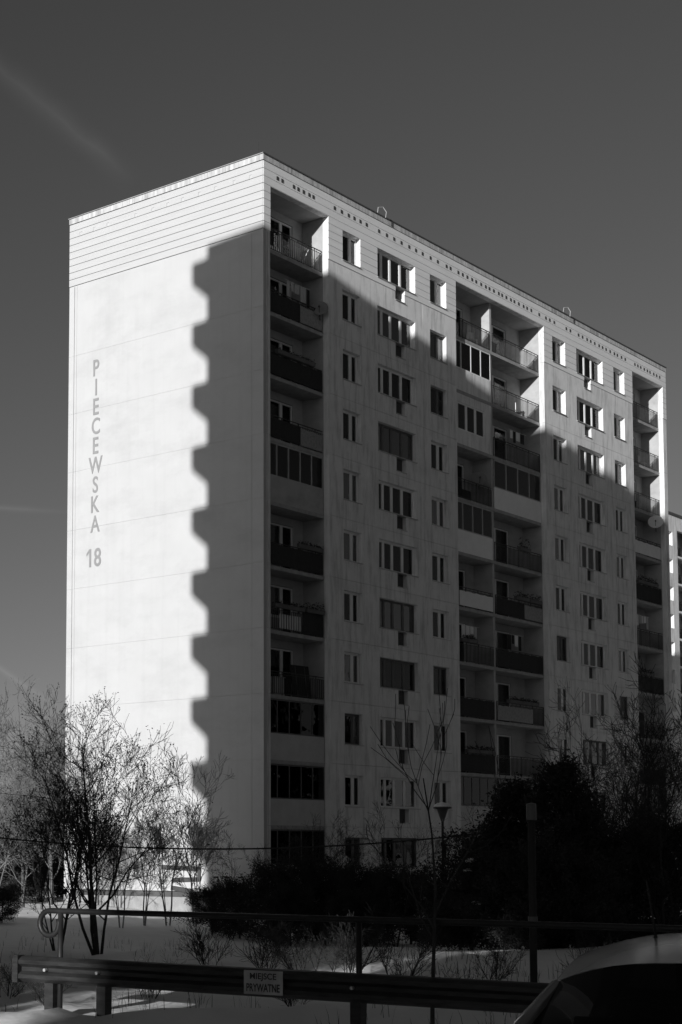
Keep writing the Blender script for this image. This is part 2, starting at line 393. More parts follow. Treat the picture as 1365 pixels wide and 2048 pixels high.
# windows
def fold(x0, x1, y, z0, z1, n, amp, rnd):
    vs = []; fs = []
    for i in range(n+1):
        x = x0+(x1-x0)*i/n; yy = y+(amp if i % 2 else -amp)*rnd.uniform(.5, 1.2)
        vs += [(x, yy, z0), (x, yy, z1)]
    for i in range(n): fs.append((2*i, 2*i+2, 2*i+3, 2*i+1))
    return vs, fs
def window_meshes(kind, wd):
    H = WZ1-WZ0; y0, y1 = .215, .275; m = MB(); p = MB()
    m.box(0, y0, 0, .055, y1, H).box(wd-.055, y0, 0, wd, y1, H).box(.055, y0, 0, wd-.055, y1, .06).box(.055, y0, H-.06, wd-.055, y1, H)
    muls = [.63*wd] if kind == 'small' else [.20*wd, .43*wd, .70*wd]
    xs = [.055]
    for q in muls:
        hw = .075 if kind == 'small' else .06
        m.box(q-hw, y0-.006, .06, q+hw, y1, H-.06); xs += [q-hw, q+hw]
    xs.append(wd-.055)
    panes = []
    for i in range(0, len(xs), 2):
        a, b = xs[i], xs[i+1]; e = .035
        m.box(a, y0+.004, .06, a+e, y1-.004, H-.06).box(b-e, y0+.004, .06, b, y1-.004, H-.06)
        m.box(a+e, y0+.004, .06, b-e, y1-.004, .06+e).box(a+e, y0+.004, H-.06-e, b-e, y1-.004, H-.06)
        panes.append(MB().box(a+e, y0+.025, .06+e, b-e, y0+.033, H-.06-e).mesh('pane', M['glass']))
    s = MB().box(-.03, -.06, -.035, wd+.03, .21, -.003).mesh('window_sill', M['metal'])
    return m.mesh('window', M['white']), panes, s, m
rc = random.Random(5)
wmesh = {k: window_meshes(k, wd) for k, wd in (('small', 1.36), ('wide', 3.11))}
wmesh['small2'] = window_meshes('small', 1.44)
wbrown = {}
for kk, vv in wmesh.items():
    wbrown[kk] = vv[0].copy(); wbrown[kk].materials[0] = M['brownf']
bright = {}
CURT = {(1, 6): 'pale', (1, 7): 'pale', (1, 5): 'part', (1, 4): 'blind', (0, 7): 'pale', (1, 0): 'grey', (4, 5): 'part', (4, 6): 'grey', (4, 8): 'part', (2, 3): 'grey', (1, 3): 'part', (1, 2): 'grey', (4, 4): 'pale', (4, 7): 'part', (4, 0): 'grey'}
def add_curtain(win, mode, wd):
    r = rc; H = WZ1-WZ0
    if mode == 'pale':
        m = MB().add(*fold(.06, wd*.72, .315, .04, H-.06, int(wd*14), .025, r)); mat = M['curtain']
    elif mode == 'grey':
        m = MB().add(*fold(.06, wd*r.uniform(.5, .95), .315, .04, H-.06, int(wd*12), .03, r)); mat = M['curtain_grey']
    elif mode == 'part':
        q = r.uniform(.2, .42); m = MB().add(*fold(.06, wd*q, .315, .04, H-.06, 9, .03, r)).add(*fold(wd*(q+r.uniform(.15, .3)), wd*.92, .315, .04, H-.06, 8, .03, r)); mat = M['curtain']
    elif mode == 'blind':
        m = MB()
        z = .08
        while z < H-.08:
            m.add([(.07, .30, z), (wd-.07, .30, z), (wd-.07, .33, z+.05), (.07, .33, z+.05)], [(0, 1, 2, 3)]); z += .085
        mat = M['curtain']
    elif mode == 'net':
        m = MB().add(*fold(.06, wd-.06, .315, .04, H*r.uniform(.35, .6), int(wd*14), .02, r)); mat = M['curtain_grey']
    else: return
    m.build('curtain', mat, win, at=(0, 0, 0))
for k in range(11):
    for wi, (kind, a, b) in enumerate(WIN):
        key = kind if kind == 'wide' or b-a < 1.4 else 'small2'
        wm, panes, sm_, _ = wmesh[key]
        z = WZ0-k*FH
        wo = link('window', wbrown[key] if rc.random() < .16 else wm, blk, at=(a, 0, z+3.2))
        br = rc.random()
        for p in panes:
            if br < .3:
                if p.name not in bright: bright[p.name] = p.copy(); bright[p.name].materials[0] = M['glass_bright']
                p = bright[p.name]
            link('pane', p, wo, at=(0, 0, 0))
        link('window_sill', sm_, wo, at=(0, 0, 0))
        mode = CURT.get((wi, k)) or rc.choices(['none', 'part', 'pale', 'grey', 'net', 'blind'], [2.6, 2.6, 1.2, 1.6, 2.4, 1.2])[0]
        add_curtain(wo, mode, b-a)
# niches under the kitchen windows: a recessed louvred grille with a ledge
nm = MB().box(0, .22, 0, .77, .29, .67)
for i in range(7): nm.box(.06, .19, .05+i*.085, .71, .22, .09+i*.085)
ng = nm.mesh('niche_grille', M['darkf']); nl = MB().box(-.02, -.05, -.03, .79, .22, -.002).mesh('niche_ledge', M['metal'])
for k in range(11):
    for a, b in NICHE:
        o = link('niche_grille', ng, blk, at=(a, 0, NZ0-k*FH+3.2)); link('niche_ledge', nl, o, at=(0, 0, 0))

# ---- railings, glazing, infill of the loggias
def railing_mesh(x0, x1, style=0):
    m = MB(); y = .345
    m.box(x0, y-.02, .97, x1, y+.02, 1.0).box(x0, y-.012, .87, x1, y+.012, .89).box(x0, y-.012, .06, x1, y+.012, .085)
    nx = max(2, round((x1-x0)/.13))
    for i in range(nx+1):
        x = x0+(x1-x0)*i/nx; r = .016 if i % 9 == 0 else .011
        m.box(x-r, y-r, 0 if i % 9 == 0 else .085, x+r, y+r, .97 if i % 9 == 0 else .87)
    for i in range(int((x1-x0)/.35)):
        x = x0+.17+i*.35
        m.tube([(x+.035*math.cos(t), y, .93+.035*math.sin(t)) for t in [j*math.pi/3 for j in range(7)]], .006, 3, False)
    return m
def cover_mesh(x0, x1, h0=.07, h1=.93):
    n = max(4, int((x1-x0)/.25)); vs = []; fs = []
    for i in range(n+1):
        x = x0+(x1-x0)*i/n; yy = .312+.008*math.sin(i*1.7)
        vs += [(x, yy, h0), (x, yy, h1+.02*math.sin(i*2.3)), (x, yy+.012, h1+.02*math.sin(i*2.3)), (x, yy+.012, h0)]
    for i in range(n):
        for j in range(4):
            fs.append((4*i+j, 4*i+4+j, 4*i+4+(j+1) % 4, 4*i+(j+1) % 4))
    return MB().add(vs, fs)
def glazing(a, b, k, par_mat, frame, npane, tint='glass', wood=False):
    z = ZS-k*FH; H = FH-.17
    g = MB(); y0, y1 = .31, .36; ph = 1.10
    g.box(a, y0, ph, b, y1, ph+.05).box(a, y0, H-.06, b, y1, H)
    for i in range(npane+1):
        x = a+(b-a)*i/npane; hw = .03
        xa, xb = max(a, x-hw), min(b, x+hw); g.box(xa, y0+.003, ph+.05, xb, y1-.003, H-.06)
    o = g.build('loggia_glazing', frame, blk, at=(0, 0, z+3.2))
    MB().box(a, .305, 0, b, .36, ph-.004).build('parapet_panel', par_mat, o, at=(0, 0, 0))
    for i in range(npane):
        xa = a+(b-a)*i/npane+.03; xb = a+(b-a)*(i+1)/npane-.03
        MB().box(xa, .33, ph+.05, xb, .338, H-.06).build('pane', M[tint], o, at=(0, 0, 0))
    return o
rl_cache = {}
def loggia(col, k, kind):
    a, b = LOG[col]; a += .02; b -= .02
    if col == 0: b -= .02
    z = ZS-k*FH
    d = dms[col]
    if kind != 'infill':
        o = link('balcony_door', d[0], blk, at=(0, 0, z+3.2)); link('pane', d[1], o, at=(0, 0, 0)); link('door_panel', d[2], o, at=(0, 0, 0))
    if kind.startswith('glaz'):
        pm, fr, n, t = {'glaz_white': (M['parapet'], M['greyf'], 4, 'glass'), 'glaz_grey': (M['parapet_grey'], M['darkf'], 5, 'glass_dark'),
                        'glaz_frame': (M['facade'], M['white'], 4, 'glass'), 'glaz_light': (M['loggia'], M['greyf'], 5, 'glass')}[kind]
        o = glazing(a, b, k, pm, fr, n, t)
        if kind in ('glaz_white', 'glaz_light'):
            MB().add(*fold(a+.9, b-.9, .75, .2, 2.2, 24, .03, rc)).build('curtain', M['curtain_grey'], o, at=(0, 0, 0))
        return
    if kind == 'infill':
        xs = [a, a+.55, b-.62, b]; zs = [0, .72, 2.1, FH-.17]
        o = MB().plate(xs, zs, lambda u, v: not (xs[1] < u < xs[2] and zs[1] < v < zs[2]), .305, .42, F).build('infill_wall', M['facade'], blk, at=(0, 0, z+3.2), fix=True)
        wd = xs[2]-xs[1]; m = MB(); zz0, zz1 = .722, 2.098
        m.box(xs[1], .34, zz0, xs[2], .39, zz0+.07).box(xs[1], .34, zz1-.07, xs[2], .39, zz1)
        for i in range(4):
            x = xs[1]+wd*i/3; m.box(max(xs[1], x-.09), .342, zz0+.07, min(xs[2], x+.09), .388, zz1-.07)
        m.build('window_frame', M['white'], o, at=(0, 0, 0))
        MB().box(xs[1]+.02, .362, zz0+.02, xs[2]-.02, .368, zz1-.02).build('pane', M['glass'], o, at=(0, 0, 0))
        MB().add(*fold(xs[1]+.1, xs[2]-.3, .6, zz0, zz1, 30, .03, rc)).build('curtain', M['curtain_grey'], o, at=(0, 0, 0))
        return
    key = (col, 'r')
    if key not in rl_cache: rl_cache[key] = railing_mesh(a, b).mesh('balcony_railing', M['rail'])
    o = link('balcony_railing', rl_cache[key], blk, at=(0, 0, z+3.2))
    if kind == 'mat': cover_mesh(a+.03, b-.03).build('railing_cover', M['cloth_dark'], o, at=(0, 0, 0))
    if kind == 'mat2': cover_mesh(a+.03, a+(b-a)*.6, .07, .86).build('railing_cover', M['cloth_dark'], o, at=(0, 0, 0)); cover_mesh(a+(b-a)*.6+.03, b-.03, .07, .80).build('railing_cover', M['mesh_grey'], o, at=(0, 0, 0))
    if kind == 'pale': cover_mesh(a+.55, b-.03, .07, .80).build('railing_cover', M['cloth_pale'], o, at=(0, 0, 0))
    if kind == 'net': cover_mesh(a+.03, a+(b-a)*.75, .07, .80).build('railing_cover', M['mesh_grey'], o, at=(0, 0, 0))
    if kind == 'stripes':
        cover_mesh(b-1.5, b-.03, .05, .98).build('railing_cover', M['cloth_dark'], o, at=(0, 0, 0))
        for i in range(9): MB().box(a+.95+i*.17, .305, .12, a+1.05+i*.17, .325, .72).build('slat', M['parapet_grey'], o, at=(0, 0, 0))
KINDS = [
    ['open', 'mat2', 'mat', 'mat2', 'glaz_light', 'mat', 'stripes', 'open', 'glaz_grey', 'glaz_grey', 'glaz_grey'],
    ['open', 'glaz_frame', 'infill', 'open', 'glaz_white', 'pale', 'open', 'mat', 'mat', 'glaz_grey', 'glaz_grey'],
    ['open', 'open', 'open', 'glaz_white', 'open', 'mat2', 'mat', 'net', 'open', 'glaz_grey', 'open'],
    ['open', 'open', 'open', 'pale', 'mat', 'open', 'mat', 'open', 'mat', 'glaz_grey', 'glaz_grey']]
for c in range(4):
    for k in range(11): loggia(c, k, KINDS[c][k])

# ---- lettering on the gable
def letter(txt, name, yc, z0, h, cond, parent):
    cu = bpy.data.curves.new('tmp', 'FONT'); cu.body = txt; cu.size = 1; cu.offset = .012; cu.extrude = .01; cu.resolution_u = 6
    o = bpy.data.objects.new('tmp', cu); COL.objects.link(o)
    me = bpy.data.meshes.new_from_object(o.evaluated_get(bpy.context.evaluated_depsgraph_get()))
    bpy.data.objects.remove(o); bpy.data.curves.remove(cu); me.name = name
    xs = [v.co.x for v in me.vertices]; ys = [v.co.y for v in me.vertices]
    sy = h/(max(ys)-min(ys)); sx = sy*cond; cx = (min(xs)+max(xs))/2
    for v in me.vertices:
        u, q, d = (v.co.x-cx)*sx, (v.co.y-min(ys))*sy, v.co.z
        v.co = (-.006-d, yc-u, z0+q)
    if txt == '18':                                  # the slanting flag of the figure one
        ymax = max(v.co.y for v in me.vertices); zt = z0+h
        b = bmesh.new(); b.from_mesh(me)
        q = [b.verts.new(p) for p in ((-.019, ymax-.01, zt), (-.019, ymax+.17, zt-.20), (-.019, ymax+.17, zt-.32), (-.019, ymax-.01, zt-.16))]
        b.faces.new(q); b.to_mesh(me); b.free()
    me.materials.clear(); me.materials.append(M['letter']); me.update()
    link(name, me, parent)
for i, ch in enumerate('PIECEWSKA'):
    letter(ch, 'letter', 9.72, 21.36-.896*i, .76, .76, blk)
letter('18', 'numeral', 9.70, 12.62, .84, .80, blk)
# faded spray strokes low on the gable
def stroke(pts, wd, name='graffiti_stroke'):
    m = MB()
    for (a, b), (c, d) in zip(pts[:-1], pts[1:]):
        t = Vector((c-a, d-b)); nn = Vector((-t.y, t.x)).normalized()*wd/2; t = t.normalized()*wd*.3
        q = [(a-t.x+nn.x, b-t.y+nn.y), (c+t.x+nn.x, d+t.y+nn.y), (c+t.x-nn.x, d+t.y-nn.y), (a-t.x-nn.x, b-t.y-nn.y)]
        x = -.004-.0015*len(m.f)
        m.add([(x, u, v) for u, v in q], [(0, 1, 2, 3)])
    m.build(name, M['graffiti'], blk)
stroke([(5.6, -.75), (3.5, -.82), (3.45, -1.25), (4.9, -1.3)], .2)
stroke([(5.0, -1.62), (3.85, -1.75), (3.85, -2.0)], .2)
for q, y in enumerate((2.55, 1.95, 1.2)):
    stroke([(y+.12, -1.15), (y-.12, -1.15), (y-.12, -1.6), (y+.12, -1.6)][:3+(q % 2)], .07)
# lightning rods and cable hooks along the roof edge
for x, y in [(0, .25), (0, W-.2)]+[(0.02, v) for v in (1.6, 3.2, 4.9, 6.6, 8.3, 9.9)]+[(v, .02) for v in (4, 9, 14.5, 20, 25.5, 31, 36)]:
    MB().tube([(x, y, ZR), (x, y, ZR+(.55 if y < .3 and x < 1 else .14))], .012, 5).build('lightning_rod', M['rail'], blk)
for x in (8.5, 26.2):
    MB().tube([(x, .1, ZR), (x-.1, -.02, ZR+.3), (x+.15, -.12, ZR+.36), (x+.3, -.2, ZR+.15), (x+.2, -.22, ZR-.15)], .025, 6).build('cable_bend', M['metal'], blk)
MB().tube([(.25, -.02, 25.8), (.25, -.02, -1.9)], .012, 5).build('lightning_conductor', M['metal'], blk)
MB().tube([(-.02, 11.15, 25.8), (-.02, 11.15, -1.9)], .010, 5).build('lightning_conductor', M['metal'], blk)

# ---- things that stand or hang on the balconies
def dish(x, y, z, r, az, label, mat):
    e = empty('satellite_dish', (x, y, z), az); tag(e, label, 'satellite dish', 'satellite dishes on the balconies')
    prof = [(0, 0)]+[(r*q, .16*r*q*q) for q in (.25, .5, .75, 1)]+[(r*1.02, .17*r), (r, .13*r)]+[(r*q, .16*r*q*q-.03) for q in (.75, .5, .25)]+[(0, -.03)]
    m = MB().lathe([(a, b) for a, b in prof], 24)
    tilt = Matrix.Rotation(R(68), 3, 'Y')          # the bowl's axis points to local +X, 22 degrees up
    m.v = [tuple(tilt @ Vector(v)) for v in m.v]
    m.build('reflector', mat, e, smooth=True, at=(0, 0, 0))
    MB().tube([(0, 0, -r*.9), tuple(tilt @ Vector((r*.5, 0, .3*r))), tuple(tilt @ Vector((.25*r, 0, .75*r)))], .012, 5).build('feed_arm', M['darkf'], e, at=(0, 0, 0))
    MB().tube([tuple(tilt @ Vector((.22*r, 0, .66*r))), tuple(tilt @ Vector((.25*r, 0, .86*r)))], [.05, .035], 8).build('receiver', M['darkf'], e, at=(0, 0, 0))
    MB().tube([(-.06, 0, 0), (-.14, .02, -.05), (-.14, .02, -r*1.25)], .02, 6).build('mount', M['rail'], e, at=(0, 0, 0))
dish(37.3, .12, 19.35, .44, R(206), 'white satellite dish at the end loggia just under the lowest sunlit railing', M['dish'])
dish(18.05, .62, 18.55, .40, R(222), 'dark grey satellite dish in the double loggia left of the white glazed balcony', M['dishg'])
dish(4.15, .20, 23.55, .38, R(215), 'grey satellite dish on the corner loggia below the topmost one', M['dishg'])
def planter(x0, x1, z, label, tall, y=.25, seed=1):
    r = random.Random(seed); e = empty('balcony_planter', ((x0+x1)/2, y, z)); tag(e, label, 'planter', 'planter boxes on the railings')
    h = (x1-x0)/2
    MB().add([(-h, -.08, 0), (h, -.08, 0), (h, .08, 0), (-h, .08, 0), (-h-.02, -.1, .17), (h+.02, -.1, .17), (h+.02, .1, .17), (-h-.02, .1, .17)],
             [(3, 2, 1, 0), (4, 5, 6, 7), (0, 1, 5, 4), (1, 2, 6, 5), (2, 3, 7, 6), (3, 0, 4, 7)]).build('box', M['terra'], e, at=(0, 0, 0))
    m = MB()
    for i in range(int(h*2*90)):
        c = Vector((r.uniform(-h, h), r.uniform(-.12, .12), .17+tall*r.random()*abs(math.sin(i*.37))))
        d = Vector((r.uniform(-1, 1), r.uniform(-1, 1), r.uniform(-.2, 1))).normalized()*.09; s = d.orthogonal().normalized()*.03
        m.add([c-s, c+s, c+d+s*.4, c+d-s*.4], [(0, 1, 2, 3)])
    m.build('foliage', M['needle2'], e, at=(0, 0, 0))
zk = lambda k: ZS-k*FH
planter(21.3, 22.4, zk(4)+.9, 'leafy planter on the open railing right of the white glazed parapet', .5, seed=2)
planter(20.9, 22.2, zk(5)+.98, 'bushy planter on a dark railing right of the white cloth covered balcony', .3, seed=3)
planter(22.3, 23.5, zk(5)+.98, 'small planter at the pier end of the railing beside the white cloth', .3, seed=4)
planter(1.0, 3.0, zk(6)+.95, 'long dried planter above the pale slats of the corner loggia', .15, seed=5)
planter(3.2, 4.4, zk(6)+.98, 'dark bushy planter above the mat end of the slatted corner loggia', .3, seed=6)
planter(16.0, 18.5, zk(8)+.98, 'long planter on the dark double loggia above the pine tops', .22, seed=7)
planter(2.7, 4.3, zk(5)+.98, 'planter along the dark railing below the white parapet of the corner', .15, seed=8)
def board(x, y, z, wd, h, lean, rz, label, name, cat, mat):
    e = empty(name, (x, y, z), rz); tag(e, label, cat)
    m = MB().box(-wd/2, -.025, 0, wd/2, .025, h)
    rot = Matrix.Rotation(lean, 3, 'X'); m.v = [tuple(rot @ Vector(v)) for v in m.v]
    m.build('panel', mat, e, at=(0, 0, .03))
    f = MB()
    for q in (-.25, .25): f.box(q*wd-.02, -.05, .05, q*wd+.02, -.027, h-.05)
    f.v = [tuple(rot @ Vector(v)) for v in f.v]; f.build('batten', M['darkf'], e, at=(0, 0, .03))
board(3.55, .75, zk(7), 1.15, 1.45, R(-8), R(-6), 'large dark board leaning against the railing of the corner loggia', 'leaning_board', 'board', M['cloth_dark'])
def cabinet(x, y, z, wd, h, label, mat):
    e = empty('balcony_cabinet', (x, y, z)); tag(e, label, 'cabinet', 'cabinets on the balconies')
    MB().box(-wd/2, -.2, .03, wd/2, .2, h).build('carcass', mat, e, at=(0, 0, 0))
    MB().box(-wd/2+.02, -.225, .06, -.006, -.201, h-.04).build('door', mat, e, at=(0, 0, 0)); MB().box(.006, -.225, .06, wd/2-.02, -.201, h-.04).build('door', mat, e, at=(0, 0, 0))
    MB().box(-wd/2-.02, -.24, h, wd/2+.02, .21, h+.03).build('top', mat, e, at=(0, 0, 0))
cabinet(20.0, 1.1, zk(0), .8, .85, 'dark low cabinet behind the topmost sunlit double railing', M['cloth_dark'])
cabinet(1.9, .9, zk(7), .7, .8, 'pale cabinet beside the leaning board on the corner loggia', M['parapet_grey'])
cabinet(17.0, .95, zk(3), .9, .6, 'dark chest under the grey satellite dish in the double loggia', M['cloth_dark'])
cabinet(35.6, .9, zk(2), .7, .55, 'dark chest on the lowest sunlit balcony of the end loggia', M['cloth_dark'])
def rack(x, z, label):
    e = empty('drying_rack', (x, .9, z)); tag(e, label, 'drying rack')
    m = MB()
    for s in (-.5, .5): m.tube([(s, -.3, 0), (s, .3, .95)], .015, 5).tube([(s, .3, 0), (s, -.3, .95)], .015, 5)
    m.build('legs', M['white'], e, at=(0, 0, 0))
    t = MB()
    for i in range(7): t.tube([(-.55, -.3+i*.1, .95), (.55, -.3+i*.1, .95)], .008, 4)
    t.build('rods', M['white'], e, at=(0, 0, 0))
    MB().add(*fold(-.4, .1, -.1, .35, .95, 6, .02, rc)).build('hung_cloth', M['cloth_pale'], e, at=(0, 0, 0))
rack(3.4, zk(0), 'drying rack with cloth on the topmost corner loggia')

def laundry(x, z, n, label, seed):
    r = random.Random(seed); e = empty('washing_line', (x, .75, z+1.95)); tag(e, label, 'washing line', 'washing hung on the balconies')
    MB().tube([(-.9, 0, 0), (0, 0, -.03), (.9, 0, 0)], .008, 4).build('line', M['white'], e, at=(0, 0, 0))
    q = -.8
    while q < .7:
        wd = r.uniform(.2, .42); hh = r.uniform(.4, .85)
        MB().add(*fold(q, min(.85, q+wd), 0, -hh, -.03, 4, .02, r)).build('cloth', r.choice([M['cloth_pale'], M['parapet_grey'], M['cloth_dark'], M['curtain']]), e, at=(0, 0, 0)); q += wd+.06
laundry(3.3, zk(1), 4, 'washing on a line in the second loggia from the top at the corner', 1)
laundry(21.6, zk(6), 4, 'washing on a line above the dark covered railing of the double loggia', 2)
laundry(36.6, zk(5), 4, 'washing on a line in the end loggia below the white sheet', 3)
laundry(22.2, zk(2), 4, 'washing on a line two floors above the leafy planter', 4)
laundry(17.2, zk(6), 4, 'washing on a line in the left half of the double loggia below the white cloth', 5)
def chair(x, z, rz, label):
    e = empty('garden_chair', (x, .85, z), rz); tag(e, label, 'chair', 'chairs on the balconies')
    MB().box(-.22, -.22, .42, .22, .22, .45).build('seat', M['white'], e, at=(0, 0, 0)); MB().box(-.22, .2, .45, .22, .23, .92).build('backrest', M['white'], e, at=(0, 0, 0))
    for a in (-.2, .2):
        for b in (-.2, .2): MB().tube([(a, b, 0), (a*.9, b*.9, .42)], .018, 5).build('leg', M['white'], e, at=(0, 0, 0))
chair(22.7, zk(1), .4, 'pale garden chair on the second sunlit balcony of the double loggia'); chair(17.9, zk(0), -.5, 'pale garden chair at the partition of the topmost double loggia'); chair(37.2, zk(1), .2, 'pale garden chair on the second balcony of the end loggia')
planter(15.6, 17.0, zk(6)+.98, 'dried planter on the open railing under the white cloth', .2, seed=11)
planter(35.0, 37.6, zk(4)+.98, 'long planter on the dark railing of the end loggia below the satellite dish', .3, seed=12)
planter(35.2, 36.8, zk(6)+.98, 'short planter on the dark railing near the end pier', .25, seed=13)
planter(1.2, 3.8, zk(2)+.98, 'thin dried planter on the fully matted corner railing', .12, seed=14)
planter(20.0, 23.0, zk(7)+.98, 'sparse planter on the netted railing above the pine tops', .15, seed=15)
cabinet(36.2, 1.0, zk(7), .8, 1.5, 'tall dark cabinet in the end loggia low down', M['cloth_dark'])
cabinet(3.9, 1.05, zk(2), .6, 1.4, 'tall pale cabinet behind the matted railing of the corner loggia', M['parapet_grey'])

# ------------------------------------------------------------------ the sunlit block behind the right end
def far_block(name, x0, y0, length, depth, zr, nfl, label):
    e = empty(name, (x0, y0, -4)); tag(e, label, 'building')
    ops = []; ww = []
    pat = [('w', 2.0, 3.4), ('w', 5.0, 8.0), ('w', 9.5, 10.9), ('l', 12.0, 16.0), ('l', 16.3, 20.3), ('w', 21.5, 22.9), ('w', 24.4, 27.4), ('w', 29.7, 31.2), ('l', 32.3, 36.3)]
    for k in range(nfl):
        zt = zr-1.65-k*FH
        for t, a, b in pat:
            if b > length: continue
            if t == 'w': ops.append((x0+a, x0+b, zt-1.36, zt)); ww.append((x0+a, x0+b, zt-1.36, zt))
            else: ops.append((x0+a, x0+b, zt-2.2, zt+.3)); ww.append((x0+a, x0+b, zt-2.2, zt+.3, 1))
    us = sorted({x0, x0+length} | {v for o in ops for v in o[:2]}); vs = sorted({-4, zr} | {v for o in ops for v in o[2:]})
    MB().plate(us, vs, lambda u, v: not any(o[0] < u < o[1] and o[2] < v < o[3] for o in ops), y0, y0+.35, F).build('facade_wall', M['facade'], e, fix=True)
    MB().box(x0, y0+1.6, -4, x0+length, y0+depth, zr).build('core_wall', M['gable'], e)
    MB().box(x0, y0+.35, -4, x0+.2, y0+1.6, zr).build('side_wall', M['gable'], e); MB().box(x0+length-.2, y0+.35, -4, x0+length, y0+1.6, zr).build('side_wall', M['gable'], e)
    MB().box(x0-.1, y0-.1, zr, x0+length+.1, y0+depth+.1, zr+.25).build('roof', M['roofm'], e)
    for o in ww:
        if len(o) == 4:
            m = MB().box(o[0], y0+.24, o[2], o[0]+.07, y0+.30, o[3]).box(o[1]-.07, y0+.24, o[2], o[1], y0+.30, o[3]).box(o[0]+.07, y0+.24, o[3]-.07, o[1]-.07, y0+.30, o[3]).box(o[0]+.07, y0+.24, o[2], o[1]-.07, y0+.30, o[2]+.07)
            mid = (o[0]+o[1])/2; m.box(mid-.05, y0+.24, o[2]+.07, mid+.05, y0+.30, o[3]-.07)
            f = m.build('window', M['white'], e); MB().box(o[0]+.07, y0+.31, o[2]+.07, o[1]-.07, y0+.33, o[3]-.07).build('pane', M['room'], f)
        else:
            m = railing_mesh(o[0], o[1]); f = m.build('balcony_railing', M['rail'], e, at=(-x0, y0-y0, 0)); f.location = Vector((0, y0, o[2]))-world_origin(e)
            MB().box(o[0], y0+.35, o[2]-.2, o[1], y0+1.6, o[2]).build('balcony_slab', M['slab'], e)
            MB().box(o[0]+1, y0+1.5, o[2], o[0]+3, y0+1.58, o[2]+2.2).build('balcony_door', M['darkf'], e)
far_block('neighbour_block', 63.0, 25.0, 60.0, 11.5, 32.3, 12, 'sunlit apartment block showing as a narrow strip past the right end of the big block')

# ------------------------------------------------------------------ blocks behind the viewer: their shade lies on the scene
def tower(name, B, v, u, length, wid, zr, nfl, zpar, label, bal=True):
    dep, fr = .86, 4.66
    v = Vector(v).normalized(); u = Vector(u).normalized(); B = Vector(B)
    e = empty(name, (B.x, B.y, -4)); tag(e, label, 'building')
    P = lambda s, t: tuple(B-v*s+u*t)
    MB().prism([P(0, 0), P(0, wid), P(length, wid), P(length, 0)][::-1], -4, zr).build('wall', M['facade'], e)
    if bal:
        for k in range(nfl):
            zt = zpar-k*FH
            T = [P(.0, 0), P(.0, -dep), P(fr, -dep), P(fr, 0)]
            o = MB().prism(T, zt-.90, zt).build('balcony_parapet', M['parapet'], e)
            MB().prism([P(.02, .02), P(.02, -dep+.02), P(fr-.02, -dep+.02), P(fr-.02, .02)], zt-1.0, zt-.901).build('balcony_slab', M['slab'], o)
        for k in range(nfl):
            for s in (2, 6.5, 9.5):
                zt = zpar-k*FH+.9
                a = [P(s, -.03), P(s, .02), P(s+1.5, .02), P(s+1.5, -.03)]; MB().prism(a, zt-1.0, zt).build('window', M['room'], e)
tower('tower_block', (-44, -6.8), (math.cos(R(23.3)), math.sin(R(23.3))), (math.sin(R(23.3)), -math.cos(R(23.3))), 22, 11.5, 33.45, 13, 32.9,
      'tall block with stacked balconies standing outside the picture on the sunward side')
tower('shade_block', (-100, -44.3), (0, 1), (-1, 0), 90, 12, 30, 10, 30, 'added long block out of view shading the near ground', bal=False)  # second block added out of view to shade the barrier and near snow

# ------------------------------------------------------------------ trees and shrubs
def rvec(r): return Vector((r.gauss(0, 1), r.gauss(0, 1), r.gauss(0, 1)))
def bare(seed, h, stems, spread, depth, trunk_r, tips=False, up_=.12, dens=1.0, single=False, bmin=.0035):
    """tapered stems with limbs and twigs; returns (wood, seed heads)"""
    r = random.Random(seed); m = MB(); tp = MB()
    def grow(p, d, ln, rad, lev):
        nseg = 5 if lev == 0 else (4 if lev == 1 else 3)
        pts = [p]; rs = [rad]; q = p
        for i in range(nseg):
            d = (d+rvec(r)*(.09 if lev == 0 else .17)+Vector((0, 0, up_))).normalized()
            q = q+d*ln/nseg; pts.append(q); rs.append(max(bmin, rad*(1-.78*(i+1)/nseg)))
        m.tube(pts, rs, 6 if lev == 0 else (4 if lev == 1 else 3), False)
        if lev >= depth:
            if tips and r.random() < .6:
                for _ in range(r.randint(1, 4)):
                    c = q+rvec(r)*.03; a = rvec(r).normalized()*.022; b = a.orthogonal().normalized()*.014
                    tp.add([c-a, c+b, c+a, c-b], [(0, 1, 2, 3)])
            return
        nch = int((7 if lev == 0 else 5)*dens+r.random())
        for i in range(nch):
            t = r.uniform(.22 if not single or lev else .4, 1.0); k = min(nseg-1, int(t*nseg)); f = t*nseg-k
            c = pts[k].lerp(pts[k+1], f); dd = (pts[k+1]-pts[k]).normalized()
            s = dd.orthogonal().normalized(); s.rotate(Matrix.Rotation(r.uniform(0, 6.283), 3, dd))
            a = r.uniform(.45, .95); nd_ = (dd*math.cos(a)+s*math.sin(a)).normalized()
            grow(c, nd_, ln*r.uniform(.38, .62)*(1.15-.45*t), max(bmin, rs[k]*.6), lev+1)
    for i in range(stems):
        a = r.uniform(0, 6.283); tl = 0 if single else spread*r.uniform(.25, 1)
        d = Vector((math.cos(a)*tl, math.sin(a)*tl, 1)).normalized()
        grow(Vector((math.cos(a)*.06*(stems > 1), math.sin(a)*.06*(stems > 1), -.15)), d, h*(.95 if i == 0 else r.uniform(.6, .95)), trunk_r*(1 if i == 0 else r.uniform(.5, .85)), 0)
    return m, tp
def place_bare(name, meshes, x, y, sc, rz, label, cat, group=None, tips=None, names=('trunk', 'seed_heads')):
    e = empty(name, (x, y, ground(x, y)), rz); e.scale = (sc,)*3; tag(e, label, cat, group)
    link(names[0], meshes[0], e, at=(0, 0, 0))
    if len(meshes) > 1 and meshes[1]: link(names[1], meshes[1], e, at=(0, 0, 0))
    return e
